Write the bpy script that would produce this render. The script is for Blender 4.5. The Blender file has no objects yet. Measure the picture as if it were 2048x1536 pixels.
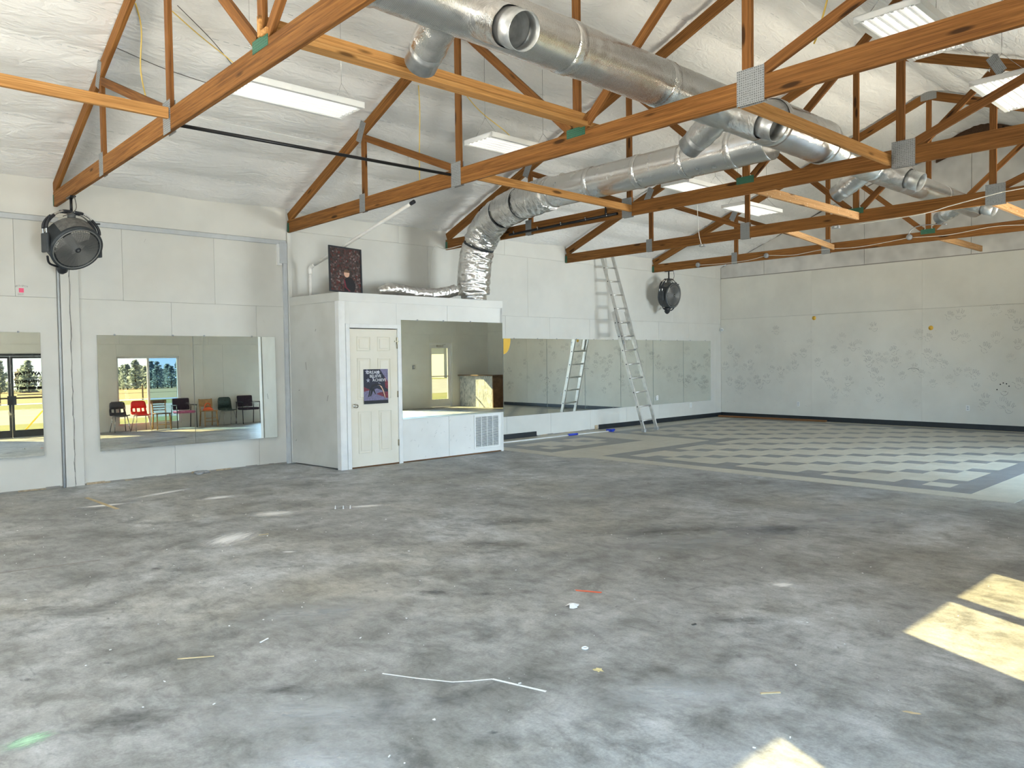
import bpy, bmesh, math, random
from mathutils import Vector, Matrix, Quaternion, noise
random.seed(7)
scene = bpy.context.scene
COL = scene.collection
PI = math.pi

# ------------------------------------------------------------------ camera
F_PX = 1530.39
YAW, PITCH, ROLL = 0.8276, -0.0322, -0.0129
CAM = Vector((0.0, -10.9712, 1.55))
cam_d = bpy.data.cameras.new('camera'); cam_d.sensor_fit = 'HORIZONTAL'; cam_d.sensor_width = 36.0
cam_d.lens = F_PX * 36.0 / 2048.0; cam_d.clip_start = 0.05; cam_d.clip_end = 1500
cam = bpy.data.objects.new('camera', cam_d); COL.objects.link(cam)
fw = Vector((math.cos(YAW) * math.cos(PITCH), math.sin(YAW) * math.cos(PITCH), math.sin(PITCH)))
rt = Vector((math.sin(YAW), -math.cos(YAW), 0)); up = rt.cross(fw)
r2 = math.cos(ROLL) * rt + math.sin(ROLL) * up; u2 = -math.sin(ROLL) * rt + math.cos(ROLL) * up
cam.matrix_world = Matrix(((r2.x, u2.x, -fw.x, CAM.x), (r2.y, u2.y, -fw.y, CAM.y), (r2.z, u2.z, -fw.z, CAM.z), (0, 0, 0, 1)))
scene.camera = cam

# ------------------------------------------------------------------ light
scene.view_settings.view_transform = 'Standard'
scene.view_settings.look = 'None'
scene.view_settings.gamma = 1.0
scene.view_settings.use_curve_mapping = False
scene.view_settings.exposure = 0.04
cy = scene.cycles
cy.max_bounces = 7; cy.diffuse_bounces = 4; cy.glossy_bounces = 4; cy.transmission_bounces = 2; cy.transparent_max_bounces = 8
cy.use_adaptive_sampling = True; cy.adaptive_threshold = 0.15; cy.adaptive_min_samples = 16
cy.sample_clamp_indirect = 8.0; cy.caustics_reflective = False; cy.caustics_refractive = False
cy.use_denoising = True

SUN_DIR = Vector((0.43, 1.0, -0.745)).normalized()
world = bpy.data.worlds.new('sky'); scene.world = world; world.use_nodes = True
wn = world.node_tree; bg = wn.nodes['Background']
sky = wn.nodes.new('ShaderNodeTexSky'); sky.sky_type = 'NISHITA'; sky.sun_disc = False
sky.sun_elevation = math.asin(-SUN_DIR.z); sky.sun_rotation = math.atan2(-SUN_DIR.x, -SUN_DIR.y)
sky.air_density = 1.0; sky.dust_density = 0.2; sky.ozone_density = 1.0
hs = wn.nodes.new('ShaderNodeHueSaturation'); hs.inputs['Saturation'].default_value = 0.45; wn.links.new(sky.outputs[0], hs.inputs['Color']); tint = wn.nodes.new('ShaderNodeMix'); tint.data_type = 'RGBA'; tint.blend_type = 'MULTIPLY'; tint.inputs[0].default_value = 1.0; tint.inputs[7].default_value = (0.90, 0.98, 1.08, 1); wn.links.new(hs.outputs[0], tint.inputs[6]); wn.links.new(tint.outputs[2], bg.inputs[0]); bg.inputs[1].default_value = 0.15
sun_d = bpy.data.lights.new('sun', 'SUN'); sun_d.energy = 19.5; sun_d.angle = math.radians(0.6); sun_d.color = (1.0, 0.81, 0.40)
sun = bpy.data.objects.new('sun', sun_d); COL.objects.link(sun)
sun.rotation_euler = SUN_DIR.to_track_quat('-Z', 'Y').to_euler(); sun.location = (5, -30, 20)

def area(name, loc, direction, sx, sy, power, color=(0.86, 0.93, 1.0)):
    d = bpy.data.lights.new(name, 'AREA'); d.shape = 'RECTANGLE'; d.size = sx; d.size_y = sy
    d.energy = power; d.color = color
    o = bpy.data.objects.new(name, d); COL.objects.link(o)
    o.location = loc; o.rotation_euler = Vector(direction).to_track_quat('-Z', 'Z').to_euler()
    return o
def portal(name, loc, direction, sx, sy):
    o = area(name, loc, direction, sx, sy, 1.0); o.data.cycles.is_portal = True
    return o
# added fill lamps at mostly invented openings, standing in for daylight
# (cool lamp aimed down as skylight, warm lamp aimed up as ground bounce)
COOL, WARM = (0.42, 0.70, 1.0), (1.0, 0.90, 0.74)
def daylight_fill(name, loc, inward, sx, sy, cool, warm, up_=1.0, down=-0.45, spread=100):  # pair of added area lamps imitating daylight at one opening
    for nm, p, colr, t in (('_sky', cool, COOL, down), ('_ground', warm, WARM, up_)):
        o = area(name + nm, loc, (inward[0], inward[1], t), sx, sy, p, colr); o.data.spread = math.radians(spread)
daylight_fill('fill_back_glazing', (-7.12, -6.0, 1.55), (1, 0), 9.6, 2.7, 230, 1150, up_=1.1)  # added fill pair behind the invented rear glazing
daylight_fill('fill_side_windows', (-3.6, -12.05, 1.4), (0, 1), 5.0, 2.2, 20, 60, spread=165)  # added fill pair at the invented side windows
daylight_fill('fill_far_window', (11.9, -12.05, 1.3), (0, 1), 2.9, 2.0, 340, 230, up_=0.45)  # added fill pair at the invented far window
daylight_fill('fill_near_window', (1.12, -12.03, 1.06), (0, 1), 1.2, 1.8, 230, 400, up_=1.8, spread=150)  # extra fill pair added at the near window to brighten the hall
portal('portal_entrance', (4.1, -12.2, 1.1), (0, 1, 0), 1.9, 2.2)
portal('portal_window', (7.1, -12.2, 1.1), (0, 1, 0), 1.75, 2.0)
portal('portal_side_door', (15.42, -12.2, 1.05), (0, 1, 0), 1.0, 2.1)

# ------------------------------------------------------------------ constants of the hall
L = 17.472            # end wall
WR = -11.96           # wall with the entrance, behind and right of the camera
XB = -7.0             # back wall
ZH = 3.84             # eaves
SL = 0.391            # roof slope
YR = -5.98            # ridge
TX = [2.316, 5.455, 8.498, 11.617, 14.562]
ZB = 3.529            # underside of bottom chords
def roof_z(y):
    d = -y if y > YR else (y - 2 * YR)
    return ZH + SL * d

# ------------------------------------------------------------------ materials
M = {}
def nodes(name):
    m = bpy.data.materials.new(name); m.use_nodes = True
    nt = m.node_tree; b = nt.nodes['Principled BSDF']
    return m, nt, b
def N(nt, t, **kw):
    n = nt.nodes.new(t)
    for k, v in kw.items():
        if k.startswith('_'): setattr(n, k[1:], v)
        else: n.inputs[k].default_value = v
    return n
def coords(nt, scale=(1, 1, 1), which='Object', rand=False):
    tc = nt.nodes.new('ShaderNodeTexCoord'); mp = nt.nodes.new('ShaderNodeMapping')
    mp.inputs['Scale'].default_value = scale
    nt.links.new(tc.outputs[which], mp.inputs['Vector'])
    if rand:
        oi = nt.nodes.new('ShaderNodeObjectInfo'); mul = nt.nodes.new('ShaderNodeMath'); mul.operation = 'MULTIPLY'
        mul.inputs[1].default_value = 37.0
        cx = nt.nodes.new('ShaderNodeCombineXYZ')
        nt.links.new(oi.outputs['Random'], mul.inputs[0])
        nt.links.new(mul.outputs[0], cx.inputs[0]); nt.links.new(mul.outputs[0], cx.inputs[2])
        nt.links.new(cx.outputs[0], mp.inputs['Location'])
    return mp.outputs[0]
def ramp(nt, fac, stops):
    r = nt.nodes.new('ShaderNodeValToRGB'); e = r.color_ramp.elements
    e[0].position, e[0].color = stops[0][0], (*stops[0][1], 1)
    e[1].position, e[1].color = stops[1][0], (*stops[1][1], 1)
    for p, c in stops[2:]:
        x = e.new(p); x.color = (*c, 1)
    nt.links.new(fac, r.inputs[0]); return r.outputs[0]
def mix(nt, fac, a, b, mode='MIX'):
    x = nt.nodes.new('ShaderNodeMix'); x.data_type = 'RGBA'; x.blend_type = mode
    for s, v in ((x.inputs[0], fac), (x.inputs[6], a), (x.inputs[7], b)):
        if hasattr(v, 'links') or hasattr(v, 'is_linked'): nt.links.new(v, s)
        elif isinstance(v, (int, float)): s.default_value = v
        else: s.default_value = (*v, 1)
    return x.outputs[2]
def noise_t(nt, vec, scale, detail=4, rough=0.55, dist=0.0):
    n = N(nt, 'ShaderNodeTexNoise', Scale=scale, Detail=min(detail, 9), Roughness=rough, Distortion=dist)
    nt.links.new(vec, n.inputs['Vector']); return n.outputs['Fac']
def bump(nt, b, h, strength=0.2, dist=0.01):
    bn = N(nt, 'ShaderNodeBump', Strength=strength, Distance=dist)
    nt.links.new(h, bn.inputs['Height']); nt.links.new(bn.outputs[0], b.inputs['Normal'])
def simple(name, col, rough=0.6, metal=0.0, var=0.0, scale=8.0, bmp=0.0, bscale=60.0, emit=None, which='Object', rand=False, spec=None):
    m, nt, b = nodes(name)
    b.inputs['Roughness'].default_value = rough; b.inputs['Metallic'].default_value = metal
    if spec is not None: b.inputs['Specular IOR Level'].default_value = spec
    v = coords(nt, which=which, rand=rand)
    f = noise_t(nt, v, scale, 2)
    lo = tuple(c * (1 - var) for c in col); hi = tuple(min(1, c * (1 + var)) for c in col)
    nt.links.new(ramp(nt, f, [(0.3, lo), (0.7, hi)]), b.inputs['Base Color'])
    if bmp: bump(nt, b, noise_t(nt, v, bscale, 3), bmp, 0.004)
    if emit:
        b.inputs['Emission Color'].default_value = (*emit[0], 1); b.inputs['Emission Strength'].default_value = emit[1]
    M[name] = m; return m

def paint(name, base, dirt, scuff=0.5):
    m, nt, b = nodes(name); b.inputs['Roughness'].default_value = 0.55
    v = coords(nt, which='Object', rand=True)
    f = noise_t(nt, v, 1.3, 3, 0.6); c1 = ramp(nt, f, [(0.3, dirt), (0.62, base)])
    f2 = noise_t(nt, v, 14, 3, 0.7); f3 = ramp(nt, f2, [(0.66, (0, 0, 0)), (0.80, (1, 1, 1))])
    sc = nt.nodes.new('ShaderNodeMath'); sc.operation = 'MULTIPLY'; sc.inputs[1].default_value = scuff * 0.5
    nt.links.new(f3, sc.inputs[0])
    nt.links.new(mix(nt, sc.outputs[0], c1, tuple(x * 0.55 for x in base)), b.inputs['Base Color'])
    M[name] = m
paint('wall_paint', (0.655, 0.642, 0.59), (0.60, 0.588, 0.54), 0.25)
paint('wall_paint_lit', (0.80, 0.785, 0.72), (0.74, 0.725, 0.665), 0.25)  # paler copy of the wall paint, standing in for light this wall lacks
paint('end_paint', (0.75, 0.73, 0.655), (0.68, 0.66, 0.59), 0.35)
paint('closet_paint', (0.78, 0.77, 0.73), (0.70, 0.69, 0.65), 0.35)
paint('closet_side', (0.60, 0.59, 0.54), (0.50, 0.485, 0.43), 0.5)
paint('door_paint', (0.78, 0.735, 0.63), (0.72, 0.665, 0.54), 0.3)
simple('gable_board_mat', (0.64, 0.62, 0.585), 0.8, var=0.16, scale=2.2)
simple('joint', (0.30, 0.28, 0.25), 0.9)
simple('trim_grey', (0.50, 0.52, 0.53), 0.6, var=0.05)
simple('trim_white', (0.78, 0.775, 0.75), 0.5, var=0.04)
simple('rubber_black', (0.012, 0.016, 0.020), 0.45, var=0.2)
simple('black_metal', (0.02, 0.02, 0.022), 0.4, 0.6)
simple('black_plastic', (0.018, 0.02, 0.026), 0.42, var=0.2)
simple('grey_plastic', (0.10, 0.105, 0.105), 0.5, var=0.2)
simple('fan_shell', (0.035, 0.042, 0.048), 0.5, var=0.25, scale=12)
simple('fan_dust', (0.13, 0.125, 0.115), 0.9, var=0.3, scale=20)
simple('fan_wire', (0.23, 0.23, 0.225), 0.5, 0.4)
simple('steel_bright', (0.62, 0.62, 0.62), 0.25, 1.0, var=0.05)
simple('aluminium', (0.60, 0.59, 0.56), 0.42, 0.85, var=0.12, scale=10, bmp=0.1)
simple('galvanised', (0.52, 0.53, 0.53), 0.38, 0.9, var=0.14, scale=18)
simple('galv_inside', (0.30, 0.31, 0.31), 0.45, 0.8, var=0.1)
simple('white_enamel', (0.86, 0.86, 0.84), 0.35, var=0.02)
simple('tube_glass', (0.90, 0.90, 0.88), 0.25, emit=((1.0, 0.99, 0.95), 0.62))
simple('glowing_reflector', (0.88, 0.88, 0.86), 0.3, var=0.02, emit=((1.0, 0.99, 0.95), 0.26))  # white reflector given a glow of its own to look brightly lit
simple('pvc', (0.80, 0.775, 0.73), 0.45, var=0.05)
simple('cord_yellow', (0.72, 0.50, 0.12), 0.5)
simple('cord_white', (0.74, 0.72, 0.66), 0.5)
simple('wire_dark', (0.10, 0.09, 0.08), 0.5, 0.4)
simple('box_grey', (0.33, 0.34, 0.35), 0.5, 0.4)
simple('outlet_white', (0.82, 0.82, 0.80), 0.4)
simple('yellow_dot', (0.80, 0.48, 0.06), 0.6, var=0.05)
simple('pink_sticker', (0.86, 0.11, 0.22), 0.6, var=0.05)
simple('pencil', (0.22, 0.215, 0.205), 0.9)
simple('pencil_faint', (0.40, 0.39, 0.36), 0.9)
simple('marker', (0.03, 0.03, 0.03), 0.8)
simple('pink_mark', (0.66, 0.50, 0.46), 0.9)
simple('knob_metal', (0.55, 0.54, 0.50), 0.25, 1.0)
simple('hinge_metal', (0.30, 0.26, 0.18), 0.4, 0.8, var=0.3)
simple('blue_plastic', (0.02, 0.05, 0.45), 0.4, var=0.1)
simple('chalk', (0.80, 0.80, 0.79), 0.95, var=0.08, scale=60)
simple('chalk_green', (0.45, 0.72, 0.45), 0.95, var=0.1, scale=60)
simple('scrap_orange', (0.78, 0.16, 0.08), 0.6)
simple('scrap_white', (0.80, 0.80, 0.78), 0.6)
simple('scrap_tan', (0.55, 0.44, 0.26), 0.7, var=0.2)
simple('scrap_yellow', (0.66, 0.58, 0.30), 0.9, var=0.2, scale=60)
simple('stain_dark', (0.075, 0.075, 0.072), 0.6, var=0.3, scale=40)
simple('stain_adhesive', (0.25, 0.24, 0.22), 0.8, var=0.2, scale=20)
simple('plaster_chip', (0.42, 0.33, 0.22), 0.9, var=0.25, scale=30)
simple('bronze', (0.045, 0.045, 0.047), 0.4, 0.5, var=0.1)
simple('frame_white', (0.80, 0.80, 0.79), 0.4)
simple('poster_navy', (0.012, 0.013, 0.030), 0.6, var=0.3, scale=20)
simple('poster_mauve', (0.17, 0.15, 0.25), 0.6, var=0.3, scale=40)
simple('poster_red', (0.17, 0.02, 0.035), 0.6, var=0.3, scale=30)
simple('poster_star', (0.30, 0.30, 0.38), 0.6)
simple('poster_white', (0.72, 0.72, 0.74), 0.4)
simple('poster_black', (0.006, 0.006, 0.009), 0.6)
simple('skin', (0.62, 0.38, 0.27), 0.6, var=0.1)
simple('plastic_black_chair', (0.05, 0.05, 0.062), 0.4, var=0.15)
simple('plastic_red_chair', (0.80, 0.025, 0.02), 0.35, var=0.1)
simple('plastic_green_chair', (0.035, 0.06, 0.055), 0.45, var=0.5, scale=30)
simple('fabric_plum', (0.035, 0.022, 0.035), 0.9, var=0.3, scale=30)
simple('fabric_pink', (0.50, 0.14, 0.26), 0.9, var=0.2, scale=30)
simple('chair_steel', (0.45, 0.44, 0.42), 0.3, 0.9)
simple('chair_wood', (0.45, 0.27, 0.11), 0.5, var=0.25, scale=14)
simple('chair_wood_dark', (0.14, 0.085, 0.05), 0.5, var=0.25, scale=14)
simple('orange_bag', (0.90, 0.14, 0.04), 0.6, var=0.15)
simple('counter_top', (0.16, 0.10, 0.06), 0.4, var=0.3)
simple('counter_brown', (0.15, 0.085, 0.045), 0.5, var=0.3)
simple('bark', (0.10, 0.075, 0.055), 0.9, var=0.3)
simple('asphalt', (0.26, 0.27, 0.29), 0.9, var=0.1, scale=0.5)
simple('pavement', (0.36, 0.36, 0.36), 0.9, var=0.08, scale=0.6)
simple('letter', (0.02, 0.02, 0.025), 0.6)
simple('letter_white', (0.75, 0.75, 0.75), 0.6)
simple('guard_yellow', (0.85, 0.60, 0.08), 0.5)
simple('post_wood', (0.22, 0.18, 0.13), 0.9)
simple('roof_outer', (0.4, 0.4, 0.4), 0.7)
simple('siding', (0.62, 0.61, 0.58), 0.7)
simple('tree_far_roof', (0.45, 0.46, 0.48), 0.6)

def foliage(name, c0, c1):
    m, nt, b = nodes(name); out = nt.nodes['Material Output']; nt.nodes.remove(b)
    v = coords(nt, rand=True); f = noise_t(nt, v, 1.2, 4); c = ramp(nt, f, [(0.3, c0), (0.7, c1)])
    d = nt.nodes.new('ShaderNodeBsdfDiffuse'); t = nt.nodes.new('ShaderNodeBsdfTranslucent'); mx = nt.nodes.new('ShaderNodeMixShader'); mx.inputs[0].default_value = 0.5
    nt.links.new(c, d.inputs[0]); nt.links.new(c, t.inputs[0]); nt.links.new(d.outputs[0], mx.inputs[1]); nt.links.new(t.outputs[0], mx.inputs[2]); nt.links.new(mx.outputs[0], out.inputs[0]); M[name] = m
foliage('pine', (0.30, 0.37, 0.38), (0.42, 0.48, 0.48))  # leaf colour paled and blued to carry the distance haze
foliage('bare', (0.40, 0.39, 0.37), (0.48, 0.46, 0.43))
def ground_mat(name, c0, c1, c2):
    m, nt, b = nodes(name); b.inputs['Roughness'].default_value = 0.95
    v = coords(nt); f = noise_t(nt, v, 0.25, 6); g = noise_t(nt, v, 3.0, 5)
    a = ramp(nt, f, [(0.35, c0), (0.65, c1)])
    nt.links.new(mix(nt, ramp(nt, g, [(0.5, (0, 0, 0)), (0.7, (1, 1, 1))]), a, c2), b.inputs['Base Color']); M[name] = m
ground_mat('lawn', (0.11, 0.15, 0.04), (0.18, 0.19, 0.08), (0.25, 0.23, 0.11))
ground_mat('dry_field', (0.27, 0.21, 0.12), (0.31, 0.25, 0.15), (0.21, 0.19, 0.10))

# concrete slab
def concrete():
    m, nt, b = nodes('concrete')
    v = coords(nt); vs = coords(nt, (1.0, 0.8, 1.0))
    big = noise_t(nt, vs, 0.55, 10, 0.66, 0.5)
    c = ramp(nt, big, [(0.33, (0.165, 0.165, 0.158)), (0.44, (0.270, 0.272, 0.264)), (0.54, (0.350, 0.355, 0.350)), (0.68, (0.50, 0.515, 0.525))])
    tan = noise_t(nt, v, 0.42, 5, 0.6)
    c = mix(nt, ramp(nt, tan, [(0.50, (0, 0, 0)), (0.70, (0.6, 0.6, 0.6))]), c, (0.37, 0.345, 0.28))
    mid = noise_t(nt, v, 3.2, 9, 0.72, 0.4)
    c = mix(nt, 0.95, c, ramp(nt, mid, [(0.33, (0.48, 0.48, 0.48)), (0.48, (0.95, 0.95, 0.95)), (0.66, (1.36, 1.36, 1.37))]), 'MULTIPLY')
    m2 = noise_t(nt, coords(nt, (1, 0.5, 1)), 16, 6, 0.7, 0.5)
    c = mix(nt, 0.8, c, ramp(nt, m2, [(0.32, (0.66, 0.66, 0.66)), (0.5, (1, 1, 1)), (0.70, (1.22, 1.22, 1.22))]), 'MULTIPLY')
    fine = noise_t(nt, v, 70, 4, 0.7)
    c = mix(nt, 0.8, c, ramp(nt, fine, [(0.3, (0.78, 0.78, 0.78)), (0.7, (1.15, 1.15, 1.15))]), 'MULTIPLY')
    spots = noise_t(nt, v, 6.5, 4, 0.6, 1.0)
    c = mix(nt, ramp(nt, spots, [(0.66, (0, 0, 0)), (0.73, (0.6, 0.6, 0.6))]), c, (0.12, 0.12, 0.116))
    vo = N(nt, 'ShaderNodeTexVoronoi', Scale=6.0, Randomness=1.0); nt.links.new(v, vo.inputs['Vector'])
    c = mix(nt, ramp(nt, vo.outputs['Distance'], [(0.014, (0.8, 0.8, 0.8)), (0.024, (0, 0, 0))]), c, (0.62, 0.62, 0.60))
    nt.links.new(c, b.inputs['Base Color'])
    nt.links.new(ramp(nt, mid, [(0.3, (0.40, 0.40, 0.40)), (0.7, (0.60, 0.60, 0.60))]), b.inputs['Roughness'])
    bump(nt, b, fine, 0.12, 0.004); M['concrete'] = m
concrete()
def tile_mat(name, a, b_, stain):
    m, nt, b = nodes(name); b.inputs['Roughness'].default_value = 0.38
    tc = nt.nodes.new('ShaderNodeTexCoord'); geo = nt.nodes.new('ShaderNodeNewGeometry')
    f = noise_t(nt, geo.outputs['Position'], 6.0, 6, 0.65)
    st = noise_t(nt, geo.outputs['Position'], 0.55, 4, 0.6)
    oi = nt.nodes.new('ShaderNodeObjectInfo')
    c = ramp(nt, f, [(0.3, a), (0.7, b_)])
    c = mix(nt, 0.5, c, ramp(nt, oi.outputs['Random'], [(0.0, (0.88, 0.88, 0.88)), (1.0, (1.06, 1.06, 1.06))]), 'MULTIPLY')
    c = mix(nt, ramp(nt, st, [(0.56, (0, 0, 0)), (0.72, (0.55, 0.55, 0.55))]), c, stain)
    nt.links.new(c, b.inputs['Base Color']); M[name] = m
tile_mat('tile_light', (0.45, 0.42, 0.34), (0.53, 0.50, 0.41), (0.36, 0.305, 0.225))
tile_mat('tile_dark', (0.155, 0.158, 0.158), (0.215, 0.222, 0.225), (0.17, 0.15, 0.125))
# lumber
def lumber(name, c0, c1, c2, speck=False):
    m, nt, b = nodes(name); b.inputs['Roughness'].default_value = 0.66; b.inputs['Specular IOR Level'].default_value = 0.15
    v = coords(nt, (0.8, 26, 26), rand=True)
    f = noise_t(nt, v, 1.6, 5, 0.62, 1.4)
    c = ramp(nt, f, [(0.30, c0), (0.5, c1), (0.72, c2)])
    g = noise_t(nt, coords(nt, (0.6, 55, 55), rand=True), 1.5, 3, 0.6, 0.6)
    c = mix(nt, 0.7, c, ramp(nt, g, [(0.35, (0.70, 0.70, 0.70)), (0.65, (1.12, 1.12, 1.12))]), 'MULTIPLY')
    vo = N(nt, 'ShaderNodeTexVoronoi', Scale=1.0, Randomness=1.0); nt.links.new(coords(nt, (1.6, 7, 7), rand=True), vo.inputs['Vector'])
    c = mix(nt, ramp(nt, vo.outputs['Distance'], [(0.10, (0.9, 0.9, 0.9)), (0.17, (0, 0, 0))]), c, tuple(x * 0.25 for x in c0))
    oi = nt.nodes.new('ShaderNodeObjectInfo')
    c = mix(nt, 0.8, c, ramp(nt, oi.outputs['Random'], [(0.0, (0.82, 0.80, 0.78)), (1.0, (1.15, 1.12, 1.08))]), 'MULTIPLY')
    if speck:
        s = noise_t(nt, coords(nt, (9, 16, 16), rand=True), 3.0, 2, 0.5)
        c = mix(nt, ramp(nt, s, [(0.66, (0, 0, 0)), (0.70, (0.85, 0.85, 0.85))]), c, (0.72, 0.68, 0.60))
    nt.links.new(c, b.inputs['Base Color']); bump(nt, b, g, 0.15, 0.003); M[name] = m
lumber('wood_truss', (0.13, 0.052, 0.015), (0.235, 0.102, 0.028), (0.34, 0.160, 0.046))
lumber('wood_web', (0.12, 0.046, 0.014), (0.205, 0.086, 0.024), (0.285, 0.130, 0.038))
lumber('wood_new', (0.33, 0.155, 0.048), (0.48, 0.245, 0.082), (0.58, 0.32, 0.12))
lumber('wood_speck', (0.36, 0.20, 0.09), (0.48, 0.28, 0.13), (0.56, 0.34, 0.17), True)
lumber('wood_dark', (0.045, 0.026, 0.016), (0.075, 0.042, 0.024), (0.10, 0.058, 0.034))
lumber('wood_floor_trim', (0.16, 0.075, 0.035), (0.24, 0.115, 0.05), (0.30, 0.15, 0.07))
def plate(name, col, metal):
    m, nt, b = nodes(name); b.inputs['Metallic'].default_value = metal; b.inputs['Roughness'].default_value = 0.5
    v = coords(nt)
    vo = N(nt, 'ShaderNodeTexVoronoi', Scale=55.0, Randomness=0.15); nt.links.new(v, vo.inputs['Vector'])
    c = ramp(nt, vo.outputs['Distance'], [(0.25, tuple(x * 0.38 for x in col)), (0.42, col)])
    nt.links.new(c, b.inputs['Base Color']); bump(nt, b, vo.outputs['Distance'], 0.5, 0.004); M[name] = m
plate('plate_grey', (0.30, 0.31, 0.31), 0.25)
plate('plate_green', (0.030, 0.135, 0.078), 0.1)
# foil of the ducts
def foil(name, axis, wrinkle, rough=0.22, tint=(0.80, 0.79, 0.775)):
    m, nt, b = nodes(name); b.inputs['Metallic'].default_value = 1.0
    b.inputs['Base Color'].default_value = (*tint, 1)
    v = coords(nt)
    n1 = noise_t(nt, v, 7 if axis else 10, 2 if axis else 6, 0.5 if axis else 0.6, 0.2 if axis else 0.5)
    nt.links.new(ramp(nt, n1, [(0.3, (rough,) * 3), (0.7, (rough + 0.10,) * 3)]), b.inputs['Roughness'])
    h = n1
    if axis is not None:
        w = N(nt, 'ShaderNodeTexWave', Scale=26.0, Distortion=1.2, Detail=2.0)
        w.bands_direction = axis; nt.links.new(v, w.inputs['Vector'])
        n2 = noise_t(nt, v, 45, 3, 0.6)
        h = mix(nt, 0.22, mix(nt, 0.35, n1, w.outputs['Fac']), n2)
    bump(nt, b, h, wrinkle, 0.02); M[name] = m
foil('foil_x', 'X', 0.34, 0.17)
foil('foil_y', 'Y', 0.22, 0.19)
foil('foil_branch', 'X', 0.35)
foil('foil_flex', None, 0.95, 0.12)
# mirrors and glass
def mirror_mat(name, tint):
    m, nt, b = nodes(name); b.inputs['Metallic'].default_value = 1.0
    b.inputs['Base Color'].default_value = (*tint, 1)
    v = coords(nt); f = noise_t(nt, v, 5, 7, 0.75, 0.5)
    nt.links.new(ramp(nt, f, [(0.55, (0.0, 0.0, 0.0)), (0.85, (0.12, 0.12, 0.12))]), b.inputs['Roughness']); M[name] = m
mirror_mat('mirror', (0.92, 0.955, 0.91))
simple('mirror_edge', (0.30, 0.38, 0.35), 0.2)
def glass(name, tint, refl=0.10):
    m = bpy.data.materials.new(name); m.use_nodes = True; nt = m.node_tree
    nt.nodes.remove(nt.nodes['Principled BSDF']); out = nt.nodes['Material Output']
    t = nt.nodes.new('ShaderNodeBsdfTransparent'); t.inputs[0].default_value = (*tint, 1)
    g = nt.nodes.new('ShaderNodeBsdfGlossy'); g.inputs['Roughness'].default_value = 0.02
    mx = nt.nodes.new('ShaderNodeMixShader'); fr = nt.nodes.new('ShaderNodeFresnel'); fr.inputs[0].default_value = 1.18
    nt.links.new(fr.outputs[0], mx.inputs[0]); nt.links.new(t.outputs[0], mx.inputs[1]); nt.links.new(g.outputs[0], mx.inputs[2])
    nt.links.new(mx.outputs[0], out.inputs[0]); M[name] = m
glass('glass_clear', (0.95, 0.97, 0.96)); glass('glass_blue', (0.55, 0.72, 0.92))
def fabric_ceiling():
    m, nt, b = nodes('insulation'); b.inputs['Roughness'].default_value = 0.5
    v = coords(nt)
    f = noise_t(nt, v, 1.1, 5, 0.6)
    nt.links.new(ramp(nt, f, [(0.3, (0.78, 0.775, 0.76)), (0.65, (0.85, 0.845, 0.83))]), b.inputs['Base Color'])
    wr = noise_t(nt, coords(nt, (2.2, 6.0, 6.0)), 1.5, 3, 0.6, 1.5)
    bump(nt, b, wr, 0.5, 0.05); M['insulation'] = m
fabric_ceiling()
def marble():
    m, nt, b = nodes('counter_stone'); b.inputs['Roughness'].default_value = 0.5
    f = noise_t(nt, coords(nt, (1, 1, 0.5)), 9, 7, 0.75, 1.0)
    nt.links.new(ramp(nt, f, [(0.35, (0.22, 0.25, 0.27)), (0.5, (0.50, 0.52, 0.52)), (0.6, (0.70, 0.70, 0.68))]), b.inputs['Base Color']); M['counter_stone'] = m
marble()
def crowd():
    m, nt, b = nodes('crowd_print'); b.inputs['Roughness'].default_value = 0.3
    v = coords(nt)
    vo = N(nt, 'ShaderNodeTexVoronoi', Scale=42.0, Randomness=1.0); nt.links.new(v, vo.inputs['Vector'])
    sep = nt.nodes.new('ShaderNodeSeparateColor'); nt.links.new(vo.outputs['Color'], sep.inputs[0])
    c = ramp(nt, sep.outputs[0], [(0.0, (0.018, 0.014, 0.014)), (0.35, (0.06, 0.045, 0.045)), (0.62, (0.11, 0.022, 0.018)), (0.72, (0.04, 0.03, 0.028)), (0.9, (0.11, 0.09, 0.085)), (1.0, (0.26, 0.23, 0.22))])
    f = noise_t(nt, v, 20, 5, 0.7)
    c = mix(nt, 0.9, c, ramp(nt, f, [(0.3, (0.5, 0.5, 0.5)), (0.7, (1.4, 1.3, 1.3))]), 'MULTIPLY')
    nt.links.new(c, b.inputs['Base Color']); M['crowd_print'] = m
crowd()

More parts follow.
